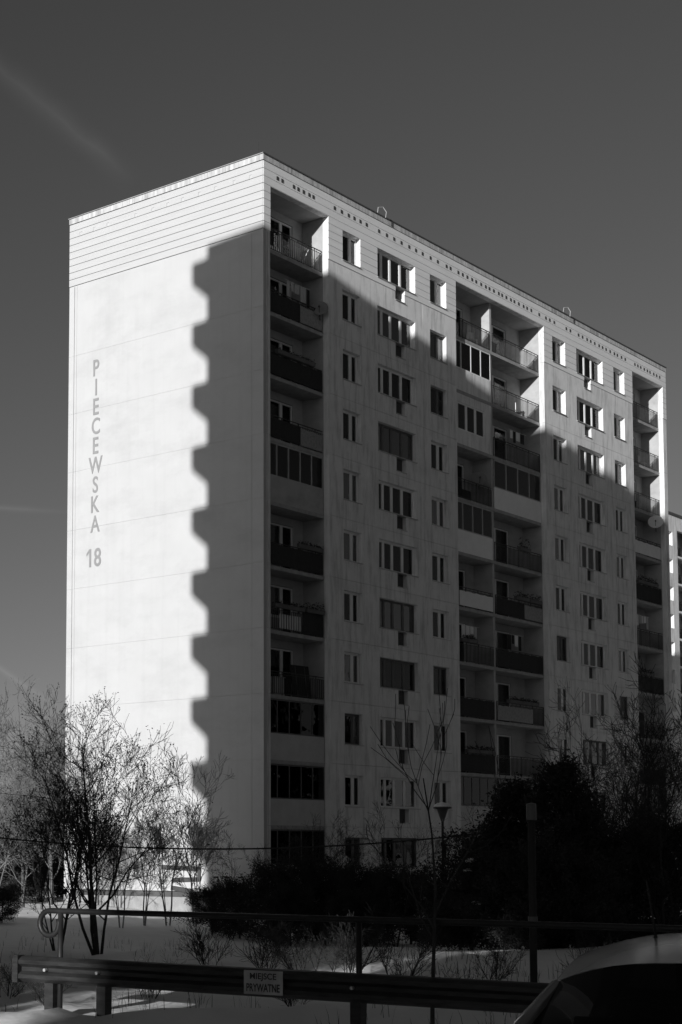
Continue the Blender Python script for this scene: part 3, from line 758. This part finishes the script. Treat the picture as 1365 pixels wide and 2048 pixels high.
def bmesh_pair(mat, seedmat, *a, **k):
    m, t = bare(*a, **k); return (m.mesh('trunk', mat), t.mesh('seed_heads', seedmat) if t.f else None)
def P(px, d):                                        # design aid: bearing/distance from the survey point to ground x, y
    s = (px-560)/3230*d
    return (-50.98+d*CY+s*SY, -41.15+d*SY-s*CY)
TA = bmesh_pair(M['bark'], M['seed'], 11, 4.15, 6, .38, 3, .048, tips=True, dens=1.25)
TB = bmesh_pair(M['bark'], M['seed'], 12, 3.5, 5, .5, 3, .033, tips=True, dens=1.2)
TC = bmesh_pair(M['bark_grey'], M['seed'], 13, 8.0, 2, .25, 3, .11, dens=1.5, bmin=.010, up_=.10)
TC2 = bmesh_pair(M['bark_grey'], M['seed'], 14, 7.5, 3, .35, 3, .10, dens=1.4, bmin=.010, up_=.08)
TD = bmesh_pair(M['bark_pale'], M['seed'], 15, 4.8, 4, .3, 3, .04, dens=1.1, bmin=.007, up_=.16)
TE = bmesh_pair(M['bark'], M['seed'], 16, 3.1, 1, 0, 2, .03, dens=.9, single=True, up_=.2)
TF = bmesh_pair(M['bark'], M['seed'], 17, 1.2, 7, .9, 2, .018, dens=1.2)
TF2 = bmesh_pair(M['bark'], M['seed'], 18, 1.1, 6, 1.1, 2, .018, dens=1.2)
TG = bmesh_pair(M['bark'], M['seed'], 19, 5.2, 3, .45, 3, .055, dens=1.2, bmin=.006, up_=.06)
place_bare('bare_tree', TA, *P(203, 31), 1.0, .4, 'leafless many stemmed tree standing dark before the sunlit gable behind the barrier', 'tree')
place_bare('bare_tree', TB, *P(120, 33), 1.0, 1.4, 'smaller leafless tree at the hooked rail end left of the many stemmed tree', 'tree')
for i, (px, d, sc, lab) in enumerate([
        (20, 80, .95, 'grey leafless tree at the left picture edge beyond the gable'),
        (85, 75, 1.12, 'tallest grey leafless tree left of the gable wall'),
        (-70, 82, 1.05, 'grey leafless tree mostly outside the left edge'),
        (128, 84, .9, 'grey leafless tree half hidden behind the gable edge'),
        (50, 66, .62, 'low grey leafless tree in front of the taller ones left of the gable'),
        (-10, 62, .66, 'low spreading grey tree at the far left edge above the snow bank'),
        (105, 70, .8, 'slender grey tree close beside the gable edge')]):
    place_bare('bare_tree', (TC, TC2)[i % 2], *P(px, d), sc, i*1.3, lab, 'tree', 'grey trees left of the gable')
for i, (px, d, sc, lab) in enumerate([(338, 60, 1.0, 'pale twiggy shrub before the gable left of the shade edge'), (392, 60, 1.05, 'pale twiggy shrub right at the shade edge of the gable'),
        (290, 59, .85, 'short pale shrub in the middle of the sunlit gable foot'), (245, 56, .8, 'short pale shrub behind the many stemmed tree')]):
    place_bare('twiggy_shrub', TD, *P(px, d), sc, i*2.1, lab, 'shrub', 'pale shrubs at the gable foot')
place_bare('sapling', TE, *P(860, 17), 1.0, .8, 'thin forked sapling rising in front of the street lamp', 'tree')
for i, (px, d, sc, lab) in enumerate([(530, 27, .9, 'low bare shrub in the snow above the lettered sign'), (610, 27, .95, 'low bare shrub right of the sign between the rails'),
        (690, 26, 1.05, 'bare shrub at the middle barrier post'), (800, 25, .85, 'low bare shrub left of the sapling between the rails'), (420, 28, .8, 'low bare shrub left of the lettered sign in the snow'),
        (985, 25, .7, 'small bare shrub left of the tall grey post'), (1165, 23, .8, 'bare shrub behind the car roof'), (110, 20.6, .55, 'scrubby bush under the left end of the barrier beam'),
        (300, 22, .6, 'scrubby bush under the beam right of its second post'), (930, 20, .6, 'bare low shrub behind the beam left of the tall post'), (590, 19.5, .45, 'small dark scrub under the beam near the sign'), (20, 21.5, .5, 'few thin twigs sticking out of the snow at the lower left')]):
    place_bare('bare_shrub', (TF, TF2)[i % 2], *P(px, d), sc, i*1.1, lab, 'shrub', 'bare shrubs along the barrier')
for i, (px, d, sc, lab) in enumerate([(1175, 42, 1.0, 'tall bare tree just right of the dark pines'), (1245, 43, .92, 'bare tree in front of the end loggias'),
        (1305, 41, .88, 'leaning bare tree between two others at the right'), (1368, 43, 1.12, 'tall bare tree cut by the right picture edge'), (1120, 46, .75, 'bare tree behind the pointed pine'), (1210, 40, .72, 'short bare tree in front of the shorter dark pine'), (1335, 37, .8, 'bare tree above the car roof'), (1275, 45, 1.05, 'tallest bare tree before the end loggias')]):
    place_bare('bare_tree', TG, *P(px, d), sc, i*1.9+.3, lab, 'tree', 'bare trees before the right end of the block')

def evergreen(seed, h, rad, conical=True, n=1500, leaf=.13, low=0):
    r = random.Random(seed); t = MB(); c = MB()
    t.tube([(0, 0, -.2), (r.uniform(-.05, .05), .03, h*.5), (0, 0, h*.97)], [.055*h/3, .035*h/3, .008], 7)
    nb = int(26+h*14)
    for i in range(nb):
        f = (i+r.random())/nb; z = h*(.03+low+(.93-low)*f)
        ln = rad*((1-f)**.62 if conical else math.sqrt(max(.02, 1-(2*f-.85)**2*.75)))*r.uniform(.4, 1.3)*(1.35 if r.random() < .12 else 1)+.1
        a = r.uniform(0, 6.283); d = Vector((math.cos(a), math.sin(a), r.uniform(-.15, .35) if conical else r.uniform(0, .9))).normalized()
        p0 = Vector((0, 0, z*.92)); pts = [p0]; q = p0
        for s in range(4):
            d = (d+rvec(r)*.12+Vector((0, 0, .10 if s > 1 else -.05))).normalized(); q = q+d*ln/4; pts.append(q)
        t.tube(pts, [.016, .012, .009, .006, .003], 3, False)
        for s in range(int(n/nb*(.5+ln/rad))):
            u = r.random()**.6*4; k = min(3, int(u)); base = pts[k].lerp(pts[k+1], u-k)+rvec(r)*(.05+.10*rad*.4)
            dd = (d+rvec(r)*.7).normalized()*leaf*r.uniform(.6, 1.4); w_ = dd.orthogonal().normalized(); w_.rotate(Matrix.Rotation(r.uniform(0, 6.28), 3, dd.normalized())); w_ *= leaf*.22
            c.add([base, base+dd*.5+w_, base+dd, base+dd*.5-w_], [(0, 1, 2, 3)])
    return t.mesh('trunk', M['bark']), c.mesh('crown', M['needle'] if conical else M['needle2'])
EC = evergreen(31, 4.5, 1.55, True, 30000, .095); EC2 = evergreen(32, 4.3, 1.75, True, 30000, .095); EB = evergreen(33, 2.2, 1.25, False, 13000, .075); EB2 = evergreen(34, 2.3, 1.0, False, 12000, .075)
EP = evergreen(35, 4.5, 1.3, False, 16000, .11, low=.42)  # high crown shaped to stop low sun above the ground
def place_ever(name, me, x, y, sc, rz, label, cat, group, sz=1.0):
    e = empty(name, (x, y, ground(x, y)), rz); e.scale = (sc, sc, sc*sz); tag(e, label, cat, group)
    link('trunk', me[0], e, at=(0, 0, 0)); link('crown', me[1], e, at=(0, 0, 0)); return e
def snow_clumps(e, spots):
    for (x, y, z, lx, ly) in spots:
        ca, sa = math.cos(-e.rotation_euler.z), math.sin(-e.rotation_euler.z); x, y = (x*ca-y*sa)/e.scale.x, (x*sa+y*ca)/e.scale.x
        m = MB().lathe([(0, .05), (.5, .04), (.85, .015), (1, -.01), (.8, -.03), (0, -.03)], 10)
        m.v = [(a*lx*(1+.25*math.sin(b*9+x)), b*ly, c_+.12*a*lx*math.sin(x*7)) for a, b, c_ in m.v]
        m.build('snow_clump', M['snow'], e, smooth=True, at=(x, y, z))
pines = []
for i, (me, px, d, sc, lab) in enumerate([(EC, 1122, 36, 1.02, 'tallest dark pine with a pointed top before the double loggias'), (EC2, 1030, 37, .97, 'broad dark pine left of the pointed one'),
        (EB, 940, 36, 1.0, 'low dark evergreen with snow on its boughs beside the street lamp'), (EC2, 1192, 37, .62, 'shorter dark pine right of the pointed one'),
        (EB, 1262, 38, 1.25, 'wide dark evergreen under the bare trees at the right'), (EB2, 1345, 39, 1.4, 'dark evergreen at the right edge behind the car'), (EB2, 1075, 34, 1.0, 'low dark evergreen in front of the two pines'),
        (EB, 1010, 34.5, .9, 'low dark evergreen left of the tall grey post'), (EB2, 1150, 34, .9, 'low dark evergreen right of the tall grey post')]):
    pines.append(place_ever('pine_tree' if me in (EC, EC2) else 'evergreen_bush', me, *P(px, d), sc, i*1.7, lab, 'tree' if me in (EC, EC2) else 'bush', 'dark evergreens at the right'))
snow_clumps(pines[2], [(-.62, -.38, 2.0, .20, .12), (-.85, -.45, 1.78, .26, .10), (-.70, -.80, 1.62, .22, .10), (-1.0, -.75, 1.1, .2, .1), (-.85, -1.0, .6, .22, .1)])
for i, (me, px, d, sc, lab) in enumerate([(EB, 425, 55, .72, 'small dark bush at the shaded gable foot near the corner'), (EB2, 480, 53, .86, 'dark bush before the corner of the block'), (EB, 545, 51, 1.08, 'large dark bush under the corner loggias'),
        (EB2, 612, 50, 1.15, 'tall dark bush right under the end of the corner loggias'), (EB, 680, 50.5, 1.05, 'dark bush below the first column of small windows'), (EB2, 748, 49.5, 1.02, 'dark bush below the first column of wide windows'),
        (EB, 820, 49, .98, 'dark bush left of the street lamp'), (EB2, 580, 47, .75, 'lower dark bush in front of the large one at the corner'), (EB, 715, 46.5, .72, 'lower dark bush in front of the first windows'), (EB2, 885, 46, .8, 'dark bush at the foot of the street lamp')]):
    place_ever('evergreen_bush', me, *P(px, d), sc, i*2.3, lab, 'bush', 'dark bushes along the foot of the block', 1.0)
for i, (px, d, sc, lab) in enumerate([(462, 52, .50, 'thin twiggy shrub rising from the bushes before the corner of the block'), (590, 49, .56, 'twiggy shrub among the dark bushes under the corner loggias'), (655, 48, .58, 'twiggy shrub before the dark bush below the small windows'),
        (725, 48, .55, 'twiggy shrub right of the middle barrier post above the bushes'), (790, 47, .60, 'twiggy shrub left of the sapling above the bushes'), (915, 42, .55, 'twiggy shrub between the street lamp and the dark pines')]):
    place_bare('twiggy_shrub', TG, *P(px, d), sc, i*1.4+.7, lab, 'shrub', 'twiggy shrubs among the dark bushes')
# pines added out of view on the sunward side to block the low sun
for i, (x, y, sc) in enumerate([(-53, -24.7, 2.2), (-56, -26.6, 2.2), (-54, -27.2, 1.6), (-58, -26.0, 2.4), (-47, -27.6, 2.5), (-52, -28.4, 2.0)]):
    place_ever('pine_tree', EP if i > 3 else EC, x, y, sc, i*1.1, ('added unseen sun-blocking pine farthest from the barrier beam', 'second added unseen sun-blocking pine behind the first', 'shortest added unseen sun-blocking pine', 'tallest added unseen sun-blocking pine nearest the tall block', 'added unseen pine with a high sun-blocking crown near the barrier end', 'added unseen pine with a high sun-blocking crown beside the shortest one')[i], 'tree', 'added sun-blocking pines outside the left edge')
for i, (px, d, sc, lab) in enumerate([(-25, 72, 1.5, 'dark undergrowth bush at the far left edge under the grey trees'), (30, 76, 1.45, 'dark undergrowth bush under the grey trees left of the gable'), (80, 80, 1.5, 'dark undergrowth bush below the tallest grey tree'),
        (118, 83, 1.3, 'dark undergrowth bush touching the gable edge'), (60, 90, 2.0, 'large dark bush behind the grey trees'), (-5, 95, 2.1, 'large dark bush behind the grey trees at the left edge'), (8, 52, .55, 'small dark bush on the snow bank at the left edge')]):
    place_ever('evergreen_bush', (EB, EB2)[i % 2], *P(px, d), sc, i*1.9, lab, 'bush', 'dark undergrowth left of the gable', .9)
sm_ = MB(); r = random.Random(55)
for i in range(420):
    d = r.uniform(17.5, 50); px = r.uniform(-60, 1380); x, y = P(px, d)
    if noise.noise((x*.35, y*.35, 20)) < -.05: continue
    z = ground(x, y)
    for q in range(r.randint(2, 7)):
        a = r.uniform(0, 6.28); h = r.uniform(.06, .34); l_ = r.uniform(.03, .16); b0 = Vector((x+r.gauss(0, .12), y+r.gauss(0, .12), z-.04))
        e1 = b0+Vector((math.cos(a)*l_*.4, math.sin(a)*l_*.4, h*.6+.04)); e2 = b0+Vector((math.cos(a)*l_, math.sin(a)*l_, h+.04)); w_ = Vector((-math.sin(a), math.cos(a), 0))*.004
        sm_.add([b0-w_, b0+w_, e1+w_*.8, e1-w_*.8, e2], [(0, 1, 2, 3), (3, 2, 4)])
tag(sm_.build('dry_grass', M['bark']), kind='stuff')
# far wood closing the horizon
fm = MB(); r = random.Random(77)
for i in range(120):
    a = R(r.uniform(8, 66)); d = r.uniform(190, 330); x, y = -51+d*math.cos(a), -41+d*math.sin(a); h = r.uniform(7, 12); gz = -3.2
    fm.tube([(x, y, gz), (x+r.uniform(-.5, .5), y, gz+h)], [.2, .03], 4, False)
    for k in range(46):
        z = gz+h*r.uniform(.15, .95); aa = r.uniform(0, 6.28); l_ = h*.32*r.uniform(.4, 1)
        fm.tube([(x, y, z), (x+math.cos(aa)*l_*.6, y+math.sin(aa)*l_*.6, z+l_*.5), (x+math.cos(aa)*l_, y+math.sin(aa)*l_, z+l_*1.1)], [.05, .035, .02], 3, False)
fo = fm.build('distant_woods', M['bark_grey']); tag(fo, kind='stuff')

# wood behind and to the right of the viewer: it stands in the window reflections and dims the lower storeys
wm_ = MB(); r = random.Random(91)
for i in range(70):
    x = r.uniform(-8, 95); y = -50-r.random()*24; h = r.uniform(15, 24); rd = r.uniform(2.2, 3.6)
    wm_.tube([(x, y, -3.2), (x, y, h*.9)], [.25, .05], 5, False)
    for k in range(330):
        f = r.random(); a = r.uniform(0, 6.28); q = rd*(1-f)**.7*r.uniform(.5, 1.1); c = Vector((x+math.cos(a)*q, y+math.sin(a)*q, -3+1.5+f*h))
        d = rvec(r).normalized()*.55; b = d.orthogonal().normalized()*.4
        wm_.add([c-d, c+b, c+d, c-b], [(0, 1, 2, 3)])
wo_ = wm_.build('wood_belt', M['needle']); tag(wo_, kind='stuff')

# ------------------------------------------------------------------ street furniture
e = empty('street_lamp', (-8.28, -13.84, ground(-8.28, -13.84))); tag(e, 'short street lamp with a snow capped round head before the last window column', 'street lamp')
MB().lathe([(.09, -.1), (.09, .5), (.05, .55), (.04, 3.75)], 10).build('pole', M['post'], e, smooth=True, at=(0, 0, 0))
MB().lathe([(.05, 3.74), (.09, 3.86), (.17, 4.1), (.19, 4.16)], 14).build('lantern_bowl', M['darkf'], e, smooth=True, at=(0, 0, 0))
MB().lathe([(.10, 4.1), (.30, 4.15), (.28, 4.19), (.16, 4.23), (0, 4.25)], 16).build('cap', M['darkf'], e, smooth=True, at=(0, 0, 0))
MB().lathe([(.27, 4.185), (.25, 4.25), (.17, 4.31), (0, 4.34)], 14).build('snow_cap', M['snow'], e, smooth=True, at=(0, 0, 0))

px_, py_ = P(1062, 17.6); gz = ground(px_, py_)
e = empty('grey_post', (px_, py_, gz)); tag(e, 'tall plain grey post standing behind the barrier before the pines', 'post')
MB().tube([(0, 0, -.2), (0, 0, .47-gz)], .042, 12).build('shaft', M['post'], e, smooth=True, at=(0, 0, 0))
MB().lathe([(.055,   .47-gz-.16), (.055, .47-gz), (.05, .49-gz), (0, .50-gz)], 12).build('cap', M['darkf'], e, at=(0, 0, 0))
MB().lathe([(.05, 1.15), (.052, 1.19), (.05, 1.23)], 12).build('clamp', M['darkf'], e, at=(0, 0, 0))

# barrier: a ribbed beam on posts with a pipe rail above
A = Vector((-37.43, -26.37, 0)); Bq = Vector((-36.57, -33.10, 0)); AB = Bq-A; LEN = AB.length; dirb = AB.normalized(); 
toC = (Vector((-50.98, -41.15, 0))-A.lerp(Bq, .5)); nrm = Vector((-dirb.y, dirb.x, 0)); nrm = nrm if nrm.dot(toC) > 0 else -nrm
def BP(t, off, z): p = A+AB*t+nrm*off; return (p.x, p.y, z)
e = empty('barrier', (A.x, A.y, ground(A.x, A.y))); tag(e, 'dark steel parking barrier with a ribbed beam and a curled pipe rail above', 'barrier')
topz = lambda t: -1.275-.06*t
prof = [(0, 0), (.03, -.012), (.085, -.05), (.085, -.095), (.02, -.135), (.02, -.18), (.085, -.22), (.085, -.265), (.03, -.30), (0, -.315)]
def beam(t0, t1):
    m = MB(); k = len(prof); ns = 4
    for i in range(ns+1):
        t = t0+(t1-t0)*i/ns
        m.v += [BP(t, a, topz(t)+b) for a, b in prof]+[BP(t, a-.012, topz(t)+b) for a, b in prof]
    for i in range(ns):
        for j in range(k-1):
            o = i*2*k
            m.f.append((o+j, o+2*k+j, o+2*k+j+1, o+j+1)); m.f.append((o+k+j, o+k+j+1, o+3*k+j+1, o+3*k+j))
        for j in (0, k-1):
            o = i*2*k; m.f.append((o+j, o+k+j, o+3*k+j, o+2*k+j))
    return m.build('beam', M['wood'], e, fix=True)
for t0, t1 in ((0, .62), (.62, 1.24), (1.24, 1.7)): beam(t0, t1)
m = MB(); m.add([BP(0, -.03, topz(0)+.005), BP(.012, -.03, topz(0)+.005), BP(.012, .1, topz(0)+.005), BP(0, .1, topz(0)+.005), BP(0, -.03, topz(0)-.32), BP(.012, -.03, topz(0)-.32), BP(.012, .1, topz(0)-.32), BP(0, .1, topz(0)-.32)],
      [(3, 2, 1, 0), (4, 5, 6, 7), (0, 1, 5, 4), (1, 2, 6, 5), (2, 3, 7, 6), (3, 0, 4, 7)]); m.build('end_plate', M['wood'], e, fix=True)
for t in (.07, .185, .685, 1.2, 1.6):
    p = A+AB*t-nrm*.075; w_ = .065
    q = [p+dirb*a*w_+nrm*b*w_ for a, b in ((-1, -1), (1, -1), (1, 1), (-1, 1))]
    MB().prism([(v.x, v.y) for v in q], ground(p.x, p.y)-.3, topz(t)-.04).build('beam_post', M['wood'], e, fix=True)
    MB().tube([BP(t, .08, topz(t)-.155), BP(t, .035, topz(t)-.155)], .02, 8).build('bolt', M['metal'], e)
railz = lambda t: -.735-.03*t
pts = [BP(1.7, -.10, railz(1.7)), BP(1.2, -.10, railz(1.2)), BP(.75, -.10, railz(.75)), BP(.4, -.10, railz(.4)), BP(.1, -.10, railz(.1))]
tc0 = .060; rr = .150
for i in range(15):
    an = math.pi/2+i/14*math.pi*1.62
    pts.append(BP(tc0+rr*math.cos(an)/LEN, -.10, railz(0)-rr+rr*math.sin(an)))
MB().tube(pts, .034, 10).build('pipe_rail', M['pipe'], e, smooth=True)
for t in (.085, .685, 1.2, 1.6):
    p = BP(t, -.10, 0); MB().tube([(p[0], p[1], ground(p[0], p[1])-.2), (p[0], p[1], railz(t)-.02)], .034, 10).build('rail_post', M['pipe'], e, smooth=True)
# plate with lettering
ts = .525; SW, SH = .50, .26
e2 = empty('lettered_sign', BP(ts, .10, topz(ts)-.28)); tag(e2, 'small pale plate with dark capital letters fixed to the barrier beam', 'sign')
sd = dirb; zr_ = Vector((0, 0, 1))
def SP(u, v, o): return tuple(sd*u+nrm*o+zr_*v)
m = MB().add([SP(-SW/2, 0, 0), SP(SW/2, 0, 0), SP(SW/2, SH, 0), SP(-SW/2, SH, 0), SP(-SW/2, 0, -.006), SP(SW/2, 0, -.006), SP(SW/2, SH, -.006), SP(-SW/2, SH, -.006)],
             [(0, 1, 2, 3), (7, 6, 5, 4), (0, 4, 5, 1), (1, 5, 6, 2), (2, 6, 7, 3), (3, 7, 4, 0)]); m.build('plate', M['sign'], e2, at=(0, 0, 0), fix=True)
for txt, v0 in (('MIEJSCE', .145), ('PRYWATNE', .03)):
    cu = bpy.data.curves.new('tmp', 'FONT'); cu.body = txt; cu.size = 1; cu.offset = .022
    o = bpy.data.objects.new('tmp', cu); COL.objects.link(o)
    me = bpy.data.meshes.new_from_object(o.evaluated_get(bpy.context.evaluated_depsgraph_get())); bpy.data.objects.remove(o)
    xs = [v.co.x for v in me.vertices]; ys = [v.co.y for v in me.vertices]; wd = .34 if txt[0] == 'M' else .43
    sx = wd/(max(xs)-min(xs)); sy = .088/(max(ys)-min(ys)); cx = (min(xs)+max(xs))/2
    flip = 1 if sd.cross(zr_).dot(nrm) > 0 else -1
    for v in me.vertices: v.co = SP((v.co.x-cx)*sx*flip, v0+(v.co.y-min(ys))*sy, .003)
    me.materials.clear(); me.materials.append(M['black']); me.name = 'lettering'; link('lettering', me, e2, at=(0, 0, 0))

# overhead cable
def cable(a, b, sag, label):
    a, b = Vector(a), Vector(b); pts = []
    for i in range(25):
        t = i/24; p = a.lerp(b, t); p.z -= sag*4*t*(1-t); pts.append(p)
    o = MB().tube(pts, .022, 5).build('overhead_cable', M['cable']); tag(o, label, 'cable')
cable((-22.4, -5.5, .65), (-14.9, -22.2, .72), .68, 'thin dark cable sagging across the picture above the bushes')

# ------------------------------------------------------------------ car at the lower right
def car(x, y, rz, gz, label):
    e = empty('parked_car', (x, y, gz), rz); tag(e, label, 'car')
    st = [(-1.95, .70, .35, .62), (-1.85, .80, .25, .86), (-1.2, .85, .22, .92), (0, .86, .22, .93), (1.0, .85, .22, .92), (1.5, .83, .22, .88), (1.95, .77, .25, .74), (2.12, .62, .35, .58)]
    m = MB(); k = 10
    for yy, hw, zl, zh in st:
        for a, b in ((-.92, 0), (-1, .15), (-1, .75), (-.94, .95), (-.5, 1), (.5, 1), (.94, .95), (1, .75), (1, .15), (.92, 0)):
            m.v.append((hw*a, yy, zl+(zh-zl)*b))
    for i in range(len(st)-1):
        for j in range(k): m.f.append((i*k+j, i*k+(j+1) % k, (i+1)*k+(j+1) % k, (i+1)*k+j))
    m.f += [tuple(range(k))[::-1], tuple((len(st)-1)*k+j for j in range(k))]
    m.build('body', M['carp'], e, smooth=True, at=(0, 0, 0), fix=True)
    # roof: cambered shell between windscreen and rear window
    def rp(u, v):                                    # u across -1..1, v 0 front .. 1 rear
        yy = .50-1.75*v+.07*(u*u-1)*(1-2*v)*-1
        hw = .575-.03*abs(v-.4); zc = 1.36+.15*math.sin(math.pi*min(1, .14+.80*v)); z = zc-.105*abs(u)**2.4
        return (hw*u, yy-.06*u*u*(1-v)*1.0, z)
    n = 12; m = MB(); m.v = [rp(-1+2*i/n, j/n) for i in range(n+1) for j in range(n+1)]
    m.f = [(i*(n+1)+j, i*(n+1)+j+1, (i+1)*(n+1)+j+1, (i+1)*(n+1)+j) for i in range(n) for j in range(n)]
    o = m.build('roof', M['carp'], e, smooth=True, at=(0, 0, 0), fix=True)
    def strip(name, top, bot, mat):
        m = MB(); q = len(top); m.v = top+bot; m.f = [(i, i+1, q+i+1, q+i) for i in range(q-1)]; return m.build(name, mat, e, smooth=True, at=(0, 0, 0))
    us = [-1+2*i/n for i in range(n+1)]
    cowl = [(.66*u, 1.30-.10*u*u, .93-.02*u*u) for u in us]
    strip('windscreen', [tuple(Vector(rp(u*.97, 0))+Vector((0, .004, -.004))) for u in us], cowl, M['carglass'])
    strip('rear_window', [rp(u*.97, 1) for u in us], [(.72*u, -1.72+.06*u*u, .93) for u in us], M['carglass'])
    for s in (-1, 1):
        vs_ = [j/n for j in range(n+1)]
        strip('side_window', [rp(s, v) for v in vs_], [(s*.80, 1.15-2.75*v, .925) for v in vs_], M['carglass'])
        a, b = Vector(rp(s*.985, 0)), Vector((s*.675, 1.22, .925)); mid = a.lerp(b, .5)+Vector((s*.015, 0, .03))
        MB().tube([a+Vector((0, 0, -.02)), mid, b], [.03, .034, .04], 8).build('windscreen_pillar', M['carp'], e, smooth=True, at=(0, 0, 0))
        MB().tube([a+Vector((s*.006, .035, -.012)), mid+Vector((s*.006, .036, .004)), b+Vector((s*.006, .045, .01))], .009, 6).build('pillar_trim', M['chrome_glint'], e, smooth=True, at=(0, 0, 0))
        c = Vector(rp(s, 1)); MB().tube([c, Vector((s*.78, -1.6, .93))], [.05, .06], 8).build('rear_pillar', M['carp'], e, smooth=True, at=(0, 0, 0))
        for yy in (1.3, -1.25):
            wv = MB().lathe([(.18, -.09), (.29, -.09), (.31, -.06), (.31, .06), (.29, .09), (.18, .09)], 20)
            wv.v = [(z, xx, y2) for xx, y2, z in wv.v]; wh = wv.build('wheel', M['rubber'], e, smooth=True, at=(s*.74, yy, .31))
            rm = MB().lathe([(0, .06), (.17, .07), (.19, .085), (.19, -.05), (0, -.05)], 16); rm.v = [(s*z, xx, y2) for xx, y2, z in rm.v]; rm.build('rim', M['metal'], wh, at=(0, 0, 0))
        hl = MB().lathe([(0, .03), (.07, .02), (.1, -.02), (.1, -.06)], 14); hl.v = [(xx*1.2, z, y2) for xx, y2, z in hl.v]; hl.build('headlight', M['glass'], e, smooth=True, at=(s*.56, 2.02, .66))
    MB().box(-.55, -1.0, .5, .55, .7, .95).build('cabin_interior', M['rubber'], e, at=(0, 0, 0))
    for s in (-.36, .36):
        MB().prism([(s-.22, -.05), (s+.22, -.05), (s+.2, .08), (s-.2, .08)], .9, 1.12).build('seat', M['rubber'], e, at=(0, 0, 0))
    MB().lathe([(.035, 1.440), (.03, 1.475), (.012, 1.5)], 10, (.20, -.10)).build('antenna_base', M['rubber'], e, at=(0, 0, 0))
    MB().tube([(.20, -.10, 1.49), (.225, -.16, 1.60), (.265, -.26, 1.76)], [.008, .006, .004], 6).build('antenna', M['rubber'], e, at=(0, 0, 0))
cx_, cy_ = -43.885, -37.99
car(cx_, cy_, math.atan2(-41.15-cy_, -50.98-cx_)-math.pi/2+R(-8), -1.915, 'dark grey car in the lower right corner, only roof and windscreen in view')
